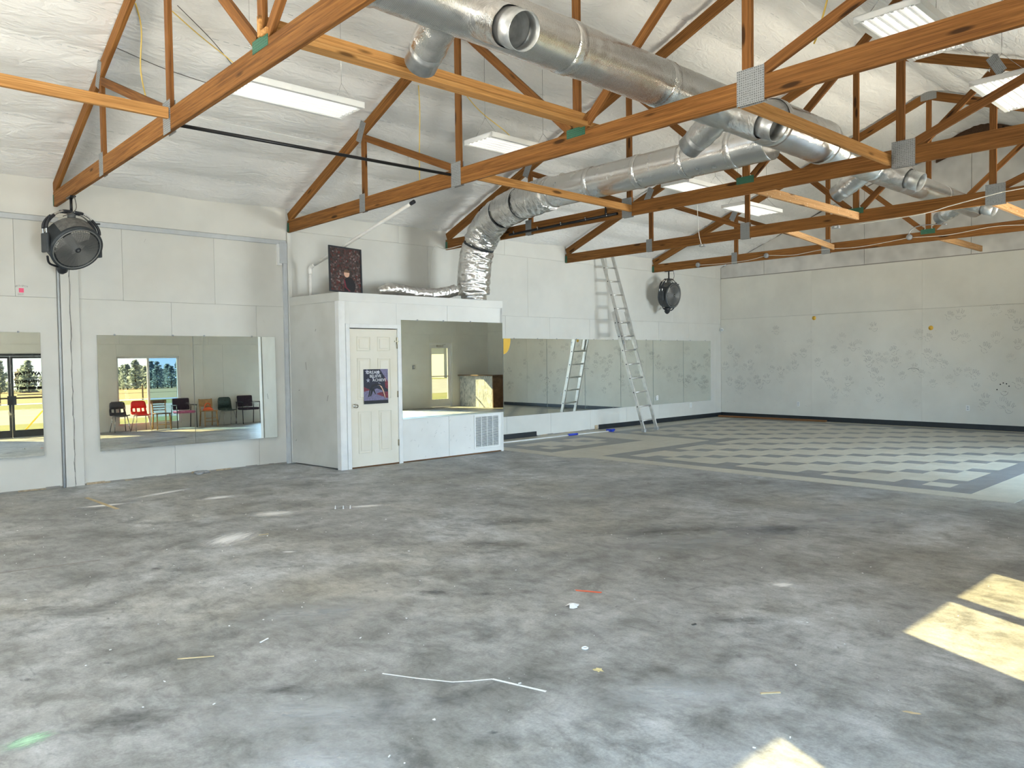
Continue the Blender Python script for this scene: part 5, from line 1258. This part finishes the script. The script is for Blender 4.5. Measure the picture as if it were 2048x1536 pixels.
# pencilled handprints on the end wall
def hand_mesh(kind):
    b = MB(); rnd = random.Random(kind); w = 0.0028
    def stroke(pts):
        for a_, c_ in zip(pts[:-1], pts[1:]):
            if rnd.random() < 0.88: b.bar((0, a_[0], a_[1]), (0, c_[0], c_[1]), w, 0.0006, (1, 0, 0))
    fingers = [(-0.055, -0.01, 0.9, 0.055), (-0.028, 0.035, 0.28, 0.070), (-0.004, 0.042, 0.03, 0.078), (0.020, 0.036, -0.22, 0.070), (0.040, 0.018, -0.50, 0.055)]
    for fy, fz, ang, ln in fingers:
        d = Vector((-math.sin(ang), math.cos(ang))); n_ = Vector((-d.y, d.x)); r = 0.0095
        base = Vector((fy, fz)); ps = [base + n_ * r, base + d * ln * 0.8 + n_ * r]
        for k in range(1, 4):
            t = k * PI / 4; ps.append(base + d * (ln * 0.8 + r * math.sin(t)) + n_ * r * math.cos(t))
        ps += [base + d * ln * 0.8 - n_ * r, base - n_ * r]
        if kind % 4 != 3: stroke(ps)
        else:
            tip = base + d * ln; b.lathe([(0.0001, 0.0006), (0.010, 0.0006)], 8, (0, tip.x, tip.y), (-1, 0, 0))
    palm = [(0.048 * math.cos(t) - 0.004, -0.02 + 0.05 * math.sin(t)) for t in [PI * 1.02 + PI * 0.98 * k / 10 for k in range(11)]]
    stroke(palm)
    for k in range(2): stroke([(rnd.uniform(-0.03, 0.0), rnd.uniform(-0.05, 0.02)), (rnd.uniform(0.0, 0.03), rnd.uniform(-0.05, 0.02))])
    me = bpy.data.meshes.new('handprint'); b.bm.to_mesh(me); b.bm.free(); return me
HANDS = []
for k in range(8):
    me = hand_mesh(k); me.materials.append(M['pencil_faint' if k % 2 else 'pencil']); HANDS.append(me)
HP = [(-0.27, 1.71), (-1.04, 1.7), (-0.45, 1.5), (-0.11, 1.29), (-0.45, 1.26), (-0.68, 1.26), (-0.84, 1.35), (-0.86, 1.17), (-1.43, 1.21), (-1.65, 1.17), (-1.83, 1.19), (-2.0, 1.53), (-2.01, 1.31), (-2.39, 1.82), (-2.25, 1.59), (-0.26, 0.89), (-0.53, 0.92), (-0.47, 0.82), (-0.63, 0.8), (-0.78, 0.9), (-1.01, 0.95), (-1.09, 0.82), (-0.55, 0.66), (-1.55, 2.16), (-1.31, 0.97), (-1.67, 0.97), (-2.59, 1.37), (-3.89, 2.15), (-3.17, 1.92), (-2.96, 1.67), (-3.42, 1.72), (-3.54, 1.76), (-3.77, 1.52), (-3.97, 1.49), (-4.14, 1.51), (-4.3, 1.61), (-3.76, 1.36), (-4.06, 1.34), (-4.32, 1.35), (-3.26, 1.37), (-4.64, 1.52), (-4.99, 1.54), (-5.22, 1.46), (-5.09, 1.33), (-5.31, 1.31), (-4.72, 1.25), (-4.83, 1.95), (-5.0, 1.88), (-5.5, 1.91), (-5.69, 1.84), (-5.41, 2.32), (-5.59, 2.34), (-6.23, 2.38), (-6.52, 2.3), (-6.61, 2.08), (-6.26, 1.84), (-6.07, 1.64), (-6.63, 1.7), (-6.5, 1.43), (-3.88, 1.12), (-3.3, 0.93), (-2.89, 0.89), (-4.04, 0.93), (-3.01, 0.71), (-3.27, 0.68), (-3.76, 0.73), (-3.98, 0.58), (-3.0, 0.51), (-4.48, 1.07), (-5.57, 1.16), (-5.75, 1.15), (-5.88, 1.1), (-6.23, 1.06), (-5.41, 0.99), (-5.09, 0.91), (-5.91, 0.85), (-6.41, 0.8), (-6.66, 0.93), (-6.09, 0.61), (-6.37, 0.54), (-6.03, 0.46), (-6.5, 0.44), (-4.76, 0.48), (-4.87, 1.11), (-2.79, 1.05)]
HP += [(-random.uniform(6.8, 11.2), random.uniform(0.4, 2.2)) for _ in range(38)]
for k, (y, z) in enumerate(HP):
    me = HANDS[(k * 5 + k // 3) % 8]
    if abs(y + 6.41) < 0.01 and abs(z - 0.8) < 0.01:
        me = HANDS[3].copy(); me.materials.clear(); me.materials.append(M['marker'])
    o = bpy.data.objects.new('handprint', me); COL.objects.link(o); o.parent = wall_end
    o.location = (L - 0.0015, y, z); sc = random.uniform(0.9, 1.35); o.scale = (1, sc * random.choice((-1, 1)), sc); o.rotation_euler = (random.uniform(-0.4, 0.4), 0, 0)
b = MB(); pts = [(-4.70 - 0.13 * math.cos(t), 1.18 + 0.07 * math.sin(t)) for t in [0.3 + 2.2 * k / 8 for k in range(9)]]
for a_, c_ in zip(pts[:-1], pts[1:]): b.bar((L - 0.001, a_[0], a_[1]), (L - 0.001, c_[0], c_[1]), 0.009, 0.001, (1, 0, 0))
b.build('marker_arc', 'pencil', wall_end)
rnd = random.Random(5); b = MB()
for k in range(240):
    y, z = -rnd.uniform(0.1, 11.5), rnd.uniform(0.3, 2.2); a_ = rnd.gauss(0, 0.5); ln = rnd.uniform(0.01, 0.06)
    b.bar((L - 0.0008, y, z), (L - 0.0008, y + ln * math.cos(a_), z + ln * math.sin(a_)), rnd.uniform(0.001, 0.003), 0.0006, (1, 0, 0))
tag(b.build('scuff_marks', 'pencil_faint', wall_end), kind='stuff')
b = MB()
for k in range(70):
    x, z = rnd.uniform(1.7, 17), rnd.uniform(0.05, 3.2); a_ = rnd.gauss(1.2, 0.5); ln = rnd.uniform(0.01, 0.07)
    if 5.3 < x < 8.8 and z < 2.6: continue
    b.bar((x, -0.0008, z), (x + ln * math.cos(a_), -0.0008, z + ln * math.sin(a_)), rnd.uniform(0.001, 0.0025), 0.0006, (0, 1, 0))
tag(b.build('scuff_marks', 'pencil_faint', wall_left), kind='stuff')
b = MB()
for k in range(30):
    x, z = rnd.uniform(6.45, 8.0), rnd.uniform(0.05, 0.62); a_ = rnd.gauss(1.0, 0.8); ln = rnd.uniform(0.01, 0.05)
    b.bar((x, CY - 0.0008, z), (x + ln * math.cos(a_), CY - 0.0008, z + ln * math.sin(a_)), rnd.uniform(0.001, 0.003), 0.0006, (0, 1, 0))
for (x, z, ln, a_) in ((5.65, 1.3, 0.0, 0),): pass
tag(b.build('scuff_marks', 'pencil', closet), kind='stuff')
b = MB()
for (t_, z, ln, a_) in ((0.35, 1.55, 0.12, -1.4), (0.75, 0.98, 0.09, 1.2), (0.2, 1.12, 0.03, 0.3), (0.55, 2.0, 0.04, 1.0), (0.12, 0.35, 0.03, 0.8)):
    y = -1.33 * t_; x = 5.43 + 0.125 * t_ - 0.0015; b.bar((x, y, z), (x, y - ln * math.cos(a_), z + ln * math.sin(a_)), 0.006, 0.001, (1, 0, 0))
tag(b.build('scuff_marks', 'marker', closet), kind='stuff')

# ================================================================== THINGS LYING ON THE FLOOR
pole = empty('cleaning_pole', (10.9, -0.5, 0.0), 'long white telescopic pole with blue grips lying along the mirror wall', 'pole')
ZF = 0.004
b = MB(); b.tube([(8.75, -0.50, ZF + 0.013), (11.17, -0.48, ZF + 0.013)], 0.0125, 10); b.build('pole_tube', 'trim_white', pole)
b = MB(); b.tube([(11.15, -0.48, ZF + 0.021), (11.42, -0.485, ZF + 0.021)], 0.021, 12); b.build('grip', 'blue_plastic', pole)
b = MB(); b.tube([(11.42, -0.487, ZF + 0.013), (12.36, -0.52, ZF + 0.013)], 0.009, 10); b.build('pole_tube', 'trim_white', pole)
b = MB(); b.tube([(12.34, -0.52, ZF + 0.03), (12.52, -0.53, ZF + 0.03)], 0.024, 12); b.bb(12.36, 12.42, -0.60, -0.44, ZF, ZF + 0.05); b.build('end_grip', 'blue_plastic', pole)
e = empty('floor_trim_board', (17.25, -1.5, ZF), 'long brown wooden trim board lying on the tiles along the end wall', 'board')
board('trim_stick', (17.20, -0.10, ZF + 0.024), (17.32, -2.87, ZF + 0.024), 0.075, 0.040, 'wood_floor_trim', e)
e = empty('floor_debris', (4.07, -0.12, 0), 'crumpled grey rag at the foot of the mirror wall', 'rag')
b = MB()
for k in range(7): b.lathe([(0.0001, 0.04), (0.045, 0.028), (0.06, 0.006), (0.05, 0.0), (0.0001, 0.0)], 9, (4.07 + random.uniform(-0.10, 0.10), -0.10 + random.uniform(-0.04, 0.04), 0.0), (random.uniform(-0.3, 0.3), random.uniform(-0.3, 0.3), 1))
b.build('rag_cloth', 'box_grey', e)
def scrap(name, mat, poly, h, label):
    b = MB(); n = len(poly); vs = [b.bm.verts.new((x, y, 0.001 + (hh if hh else 0))) for x, y, hh in poly]; b._f(vs)
    o = b.build(name, mat, norm=False); s = o.modifiers.new('thick', 'SOLIDIFY'); s.thickness = 0.002; s.offset = 1
    return tag(o, label, 'scrap', 'litter on the concrete')
scrap('plastic_scrap', 'scrap_orange', [(3.74, -7.50, 0), (3.775, -7.585, 0.004), (3.825, -7.665, 0.002), (3.805, -7.672, 0), (3.755, -7.60, 0.006), (3.725, -7.525, 0)], 0, 'curled orange plastic strip on the concrete')
rnd = random.Random(77); b = MB(); cpt = b.bm.verts.new((3.478, -7.727, 0.022)); ringv = []
for k in range(11):
    a_ = 2 * PI * k / 11; r_ = rnd.uniform(0.022, 0.062); ringv.append(b.bm.verts.new((3.478 + r_ * math.cos(a_), -7.727 + 0.8 * r_ * math.sin(a_), rnd.choice((0.001, 0.004, 0.016)))))
for k in range(11): b._f([cpt, ringv[k], ringv[(k + 1) % 11]])
tag(b.build('paper_scrap', 'scrap_white', norm=False), 'crumpled white paper scrap on the concrete below the orange strip', 'scrap', 'litter on the concrete')
b = MB(); b.tube(ring_pts((3.004, -8.251, 0.006), 0.014, 14, (0, 0, 1)), 0.005, 6, closed=True); tag(b.build('plastic_ring', 'scrap_white'), 'tiny white plastic ring on the concrete', 'ring')
def stick(p0, p1, w, mat, label, name='wood_splinter'):
    b = MB(); b.bar((p0[0], p0[1], 0.003), (p1[0], p1[1], 0.005), w, 0.004); tag(b.build(name, mat), label, 'splinter', 'litter on the concrete')
stick((1.377, -6.854), (1.529, -6.956), 0.008, 'scrap_tan', 'long tan wood splinter at the lower left of the concrete')
stick((1.792, -6.935), (1.851, -6.908), 0.008, 'scrap_white', 'short white stick on the concrete right of the long splinter')
stick((3.17, -9.18), (3.24, -9.24), 0.012, 'scrap_tan', 'short pale wood shaving near the lower right sun patch')
stick((2.93, -4.40), (3.01, -4.42), 0.012, 'scrap_tan', 'tan stick beside the white chalk spill')
stick((3.715, -8.44), (3.74, -8.45), 0.012, 'stain_dark', 'small dark chip right of the paper scrap')
for k, (x, y) in enumerate(((4.04, -3.80), (4.10, -3.86), (4.16, -3.90))):
    b = MB(); b.lathe([(0.0001, 0.035), (0.004, 0.033), (0.005, 0.008), (0.008, 0.005), (0.008, 0.0), (0.0001, 0.0)], 10, (x, y, 0.0)); tag(b.build('floor_bolt', 'scrap_white'), ['leftmost', 'middle', 'rightmost'][k] + ' of three small bolts standing up from the concrete', 'bolt', 'three bolts in the slab')
rnd = random.Random(31); b = MB()
for k in range(330):
    x, y = rnd.uniform(0.4, 8.5), rnd.uniform(-9.6, -0.6)
    if x > 5.2 and y > -1.6: continue
    s = rnd.uniform(0.0015, 0.006); a_ = rnd.uniform(0, PI)
    b.box((x, y, 0.0016), (s * rnd.uniform(1, 3.2), s, 0.003), Matrix.Rotation(a_, 3, 'Z'))
tag(b.build('floor_crumbs', 'scrap_white', None), 'scattered white crumbs and grit on the concrete', 'debris', kind='stuff')

# ================================================================== THINGS REFLECTED IN THE MIRRORS
def legs(root, pts, r, mat):
    for p0, p1 in pts:
        b = MB(); b.tube([p0, p1], r, 8); b.build('leg', mat, root)
def shell_chair(x, y, mat, slots, label):
    """moulded school chair facing +y"""
    r = empty('school_chair', (x, y, 0), label, 'chair', 'chairs along the entrance wall')
    prof = [(0.22, 0.425), (0.20, 0.445), (0.02, 0.43), (-0.13, 0.425), (-0.175, 0.45), (-0.20, 0.52)]
    b = MB(); rows = []
    for (py, pz) in prof:
        rows.append([b.bm.verts.new((x + 0.21 * s * (0.95 if py > 0.1 else 1), y + py, pz + 0.018 * abs(s) ** 2)) for s in (-1, -0.6, -0.2, 0.2, 0.6, 1)])
    for a, c in zip(rows[:-1], rows[1:]):
        for k in range(5): b._f([a[k], a[k + 1], c[k + 1], c[k]])
    o = b.build('seat', mat, r); s = o.modifiers.new('t', 'SOLIDIFY'); s.thickness = 0.008
    for f in o.data.polygons: f.use_smooth = True
    if slots:
        b = MB()
        for s0 in (-0.18, -0.065, 0.065, 0.18):
            b.bar((x + s0, y - 0.198, 0.51), (x + s0 * 0.97, y - 0.225, 0.63), 0.045 if abs(s0) < 0.1 else 0.055, 0.008, (0, 1, 0))
        b.build('back_slats', mat, r)
    b = MB(); z0 = 0.62 if slots else 0.50; pr_ = [(-0.205 if slots else -0.195, z0), (-0.232, 0.72), (-0.245, 0.79), (-0.250, 0.825)]; wd = [0.205, 0.20, 0.185, 0.14]; rows = []
    for (py, pz), ww in zip(pr_, wd):
        rows.append([b.bm.verts.new((x + ww * s, y + py + 0.02 * abs(s) ** 2, pz)) for s in (-1, -0.6, -0.2, 0.2, 0.6, 1)])
    for a, c in zip(rows[:-1], rows[1:]):
        for k in range(5): b._f([a[k], a[k + 1], c[k + 1], c[k]])
    o = b.build('backrest', mat, r); s = o.modifiers.new('t', 'SOLIDIFY'); s.thickness = 0.008
    for f in o.data.polygons: f.use_smooth = True
    legs(r, [((x - 0.15, y + 0.12, 0.42), (x - 0.20, y + 0.22, 0.0)), ((x + 0.15, y + 0.12, 0.42), (x + 0.20, y + 0.22, 0.0)), ((x - 0.15, y - 0.10, 0.42), (x - 0.20, y - 0.24, 0.0)), ((x + 0.15, y - 0.10, 0.42), (x + 0.20, y - 0.24, 0.0))], 0.012, 'chair_steel')
    b = MB(); b.tube([(x - 0.15, y + 0.12, 0.418), (x + 0.15, y + 0.12, 0.418)], 0.01, 6); b.tube([(x - 0.15, y - 0.10, 0.418), (x + 0.15, y - 0.10, 0.418)], 0.01, 6); b.build('under_frame', 'chair_steel', r)
def arm_chair(x, y, seatm, backm, label):
    r = empty('arm_chair', (x, y, 0), label, 'chair', 'chairs along the entrance wall')
    b = MB(); b.bb(x - 0.25, x + 0.25, y - 0.20, y + 0.25, 0.42, 0.49); b.build('seat', seatm, r, 0.025)
    b = MB(); b.box((x, y - 0.23, 0.68), (0.48, 0.06, 0.34), Matrix.Rotation(0.14, 3, 'X')); b.build('backrest', backm, r, 0.03)
    legs(r, [((x - 0.27, y + 0.22, 0.64), (x - 0.27, y + 0.24, 0)), ((x + 0.27, y + 0.22, 0.64), (x + 0.27, y + 0.24, 0)), ((x - 0.27, y - 0.20, 0.64), (x - 0.27, y - 0.27, 0)), ((x + 0.27, y - 0.20, 0.64), (x + 0.27, y - 0.27, 0))], 0.012, 'black_metal')
    for s in (-1, 1):
        b = MB(); b.bb(x + s * 0.27 - 0.025, x + s * 0.27 + 0.025, y - 0.22, y + 0.24, 0.64, 0.665); b.build('armrest', 'black_plastic', r, 0.01)
    b = MB(); b.bar((x - 0.27, y, 0.43), (x + 0.27, y, 0.43), 0.03, 0.02); b.build('cross_bar', 'black_metal', r)
def wood_chair(x, y, label, seatm='chair_wood_dark', full=True):
    r = empty('wooden_chair', (x, y, 0), label, 'chair', 'chairs along the entrance wall')
    b = MB(); b.bb(x - 0.20, x + 0.20, y - 0.18, y + 0.21, 0.43, 0.46); b.build('seat', seatm, r, 0.01)
    for sx in (-1, 1):
        b = MB(); b.bar((x + sx * 0.17, y + 0.17, 0.43), (x + sx * 0.185, y + 0.20, 0), 0.032, 0.032); b.build('leg', 'chair_wood', r)
        b = MB(); b.bar((x + sx * 0.17, y - 0.16, 0.43), (x + sx * 0.18, y - 0.22, 0), 0.032, 0.032); b.build('leg', 'chair_wood', r)
        b = MB(); b.bar((x + sx * 0.17, y - 0.17, 0.44), (x + sx * 0.18, y - 0.23, 0.80), 0.028, 0.028); b.build('back_post', 'chair_wood', r)
    for z in (0.14, 0.24):
        b = MB(); b.bar((x - 0.175, y + 0.185, z), (x + 0.175, y + 0.185, z), 0.018, 0.018); b.build('stretcher', 'chair_wood', r)
    if full:
        b = MB(); pth = [(x - 0.215 + 0.43 * k / 8, y - 0.225 - 0.03 * math.sin(PI * k / 8), 0.775) for k in range(9)]
        for a, c in zip(pth[:-1], pth[1:]): b.bar(a, c, 0.022, 0.10)
        b.build('top_rail', 'chair_wood_dark', r)
        for z in (0.54, 0.61, 0.68):
            b = MB(); b.bar((x - 0.17, y - 0.20, z), (x + 0.17, y - 0.20, z), 0.014, 0.028); b.build('back_slat', 'chair_wood_dark', r)
    else:
        b = MB(); b.box((x, y - 0.215, 0.68), (0.40, 0.018, 0.22), Matrix.Rotation(0.12, 3, 'X')); b.build('back_panel', 'chair_wood', r, 0.02)
    return r
YC = WR + 0.33
shell_chair(6.20, YC, 'plastic_black_chair', True, 'black plastic chair with slotted back, leftmost in the mirror')
shell_chair(6.74, YC, 'plastic_red_chair', True, 'bright red plastic chair with slotted back, seen in the mirror')
wood_chair(7.28, YC, 'wooden chair with curved dark top rail, seen in the mirror')
arm_chair(7.90, YC, 'fabric_pink', 'fabric_plum', 'padded armchair with plum back and pink seat, seen in the mirror')
wood_chair(8.60, YC, 'blond wooden chair with an orange bag on its seat, seen in the mirror', 'chair_wood', False)
shell_chair(9.16, YC, 'plastic_green_chair', False, 'scuffed dark green plastic chair with solid back, seen in the mirror')
arm_chair(9.80, YC, 'fabric_plum', 'fabric_plum', 'black padded armchair rightmost in the mirror')
e = empty('tote_bag', (8.60, YC, 0.46), 'crumpled orange bag lying on the blond wooden chair', 'bag')
b = MB(); b.lathe([(0.0001, 0.10), (0.05, 0.095), (0.11, 0.06), (0.15, 0.02), (0.14, 0.0), (0.0001, 0.0)], 14, (8.58, YC + 0.02, 0.462)); b.build('bag_body', 'orange_bag', e)
b = MB(); b.tube(smooth_path([(8.48, YC, 0.50), (8.52, YC, 0.64), (8.62, YC, 0.66), (8.68, YC, 0.52), (8.72, YC + 0.02, 0.48)], 5), 0.014, 8); b.build('bag_handle', 'orange_bag', e)
cnt = empty('reception_counter', (16.4, -11.05, 0), 'mottled pale reception counter beside the glass door, seen in the closet mirror', 'counter')
b = MB(); b.bb(16.17, 16.62, -11.90, -10.24, 0.0, 1.02); b.build('body', 'counter_stone', cnt, 0.004)
b = MB(); b.bb(16.10, 16.72, -11.93, -10.14, 1.02, 1.055); b.build('top', 'counter_top', cnt, 0.004)
b = MB(); b.bb(16.165, 16.63, -10.24, -10.20, 0.0, 1.02); b.build('end_panel', 'counter_brown', cnt)
cab = empty('side_cabinet', (17.1, -9.9, 0), 'low brown cabinet beyond the reception counter, seen in the closet mirror', 'cabinet')
b = MB(); b.bb(16.85, 17.44, -10.15, -9.55, 0.004, 0.70); b.build('carcass', 'counter_brown', cab, 0.004)
b = MB(); b.bb(16.81, 17.45, -10.18, -9.52, 0.70, 0.73); b.build('top', 'counter_top', cab, 0.004)
b = MB(); b.bb(16.835, 16.85, -10.10, -9.60, 0.06, 0.66); b.build('door', 'counter_brown', cab, 0.003)
e = empty('switch_box', (14.3, WR, 1.35), 'small grey switch box left of the glass door, seen in the closet mirror', 'switch box')
b = MB(); b.bb(14.26, 14.34, WR + 0.013, WR + 0.05, 1.28, 1.40); b.build('box', 'box_grey', e, 0.004)
b = MB(); b.bb(14.285, 14.315, WR + 0.05, WR + 0.056, 1.31, 1.37); b.build('lever', 'outlet_white', e)

# ================================================================== OUTSIDE
def ground(name, mat, y0, y1, z, x0=-120, x1=320, z1=None):
    b = MB(); z1 = z if z1 is None else z1; b.quad((x0, y0, z), (x1, y0, z), (x1, y1, z1), (x0, y1, z1)); return tag(b.build(name, mat, norm=False), kind='structure')
ground('apron', 'pavement', -15.5, WR - 0.2, -0.03)
ground('lawn', 'lawn', -22.0, -15.5, -0.06)
ground('road', 'asphalt', -46.0, -22.0, -0.10)
ground('verge', 'lawn', -62.0, -46.0, -0.10)
ground('field', 'dry_field', -600.0, -62.0, -0.12, z1=0.0)
def tree_mesh(seed, kind):
    rnd = random.Random(seed); b = MB(); H = 9.5
    b.tube([(0, 0, -0.3), (rnd.uniform(-.2, .2), 0, H * 0.5), (0, rnd.uniform(-.2, .2), H * 0.95)], [0.20, 0.14, 0.04], 6); b.mi = 1
    trunk_me = bpy.data.meshes.new('trunk'); 
    bmesh.ops.recalc_face_normals(b.bm, faces=b.bm.faces[:]); b.bm.to_mesh(trunk_me); b.bm.free(); trunk_me.materials.append(M['bark'])
    b = MB()
    for k in range(300):
        h = rnd.uniform(0.04, 1.0); rad = (2.4 * (1 - h) ** 0.6 + 0.25) * rnd.uniform(0.25, 1.0) if kind == 'pine' else 2.0 * math.sin(PI * min(1, (h - 0.15))) * rnd.uniform(0.3, 1)
        a = rnd.uniform(0, 2 * PI); c = Vector((rad * math.cos(a), rad * math.sin(a), H * h)); s = rnd.uniform(0.3, 0.75)
        ux = Vector((rnd.gauss(0, 1), rnd.gauss(0, 1), rnd.gauss(0, 0.5))).normalized(); uy = ux.cross(Vector((rnd.gauss(0, 1), rnd.gauss(0, 1), rnd.gauss(0, 1)))).normalized()
        p = [c + ux * s, c + uy * s * 0.7, c - ux * s, c - uy * s * 0.7]; b.quad(*p)
    me = bpy.data.meshes.new('crown'); b.bm.to_mesh(me); b.bm.free(); me.materials.append(M['pine' if kind == 'pine' else 'bare'])
    return trunk_me, me
TM = [tree_mesh(1, 'pine'), tree_mesh(2, 'pine'), tree_mesh(3, 'pine'), tree_mesh(4, 'bare')]
rnd = random.Random(11); spots = []
for r_ in range(5):
    for (xa, xb) in ((22, 112), (160, 208)):
        x = xa + r_ * 1.3
        while x < xb: spots.append((x, -222 - 9.5 * r_ - rnd.uniform(0, 1.5))); x += rnd.uniform(6.0, 7.2)
for k, (x, y) in enumerate(spots):
    kind = rnd.choice((0, 1, 2, 0, 1, 3)); s = rnd.uniform(0.60, 0.92)
    t = empty('field_tree', (x, y, 0), 'tree in the distant tree line beyond the field, seen through the mirrored windows', 'tree', 'distant tree line'); t.scale = (s * 1.25, s * 1.25, s); t.rotation_euler = (0, 0, rnd.uniform(0, 6))
    for nm, me in zip(('trunk', 'crown'), TM[kind]):
        o = bpy.data.objects.new(nm, me); COL.objects.link(o); o.parent = t
for k in range(16):
    x = 4 + k * 3.2; b = MB(); b.bb(x - 0.06, x + 0.06, -66.06, -65.94, -0.15, 1.25); tag(b.build('fence_post', 'post_wood'), 'wooden post of the field fence, seen through the mirrored windows', 'fence post', 'field fence posts')
b = MB()
for z in (0.5, 0.85, 1.15): b.tube([(0, -65.92, z), (56, -65.92, z)], 0.012, 4)
tag(b.build('fence_wire', 'wire_dark'), 'three wires of the field fence, seen through the mirrored windows', 'fence wire')
b = MB(); b.tube([(4.55, -13.2, 0.05), (5.65, -13.2, 1.35)], 0.022, 8); tag(b.build('guy_wire_guard', 'guard_yellow'), 'slanting yellow guy wire guard outside the entrance doors', 'guard')
sh = empty('far_house', (29, -38, 0), 'low pale building across the road, seen through the mirrored glass door', 'building')
b = MB(); b.bb(44, 58, -56, -49, -0.1, 3.0); b.build('walls', 'siding', sh)
b = MB(); b.prism([(-7.8, 3.0), (7.8, 3.0), (0, 5.2)], (43.5, -52.5, 0), (0, 1, 0), (0, 0, 1), 15); b.build('roof', 'tree_far_roof', sh)
for k in range(4): b = MB(); b.bb(46 + 3 * k, 47.3 + 3 * k, -48.98, -48.9, 1.0, 2.2); b.build('window', 'glass_blue', sh)
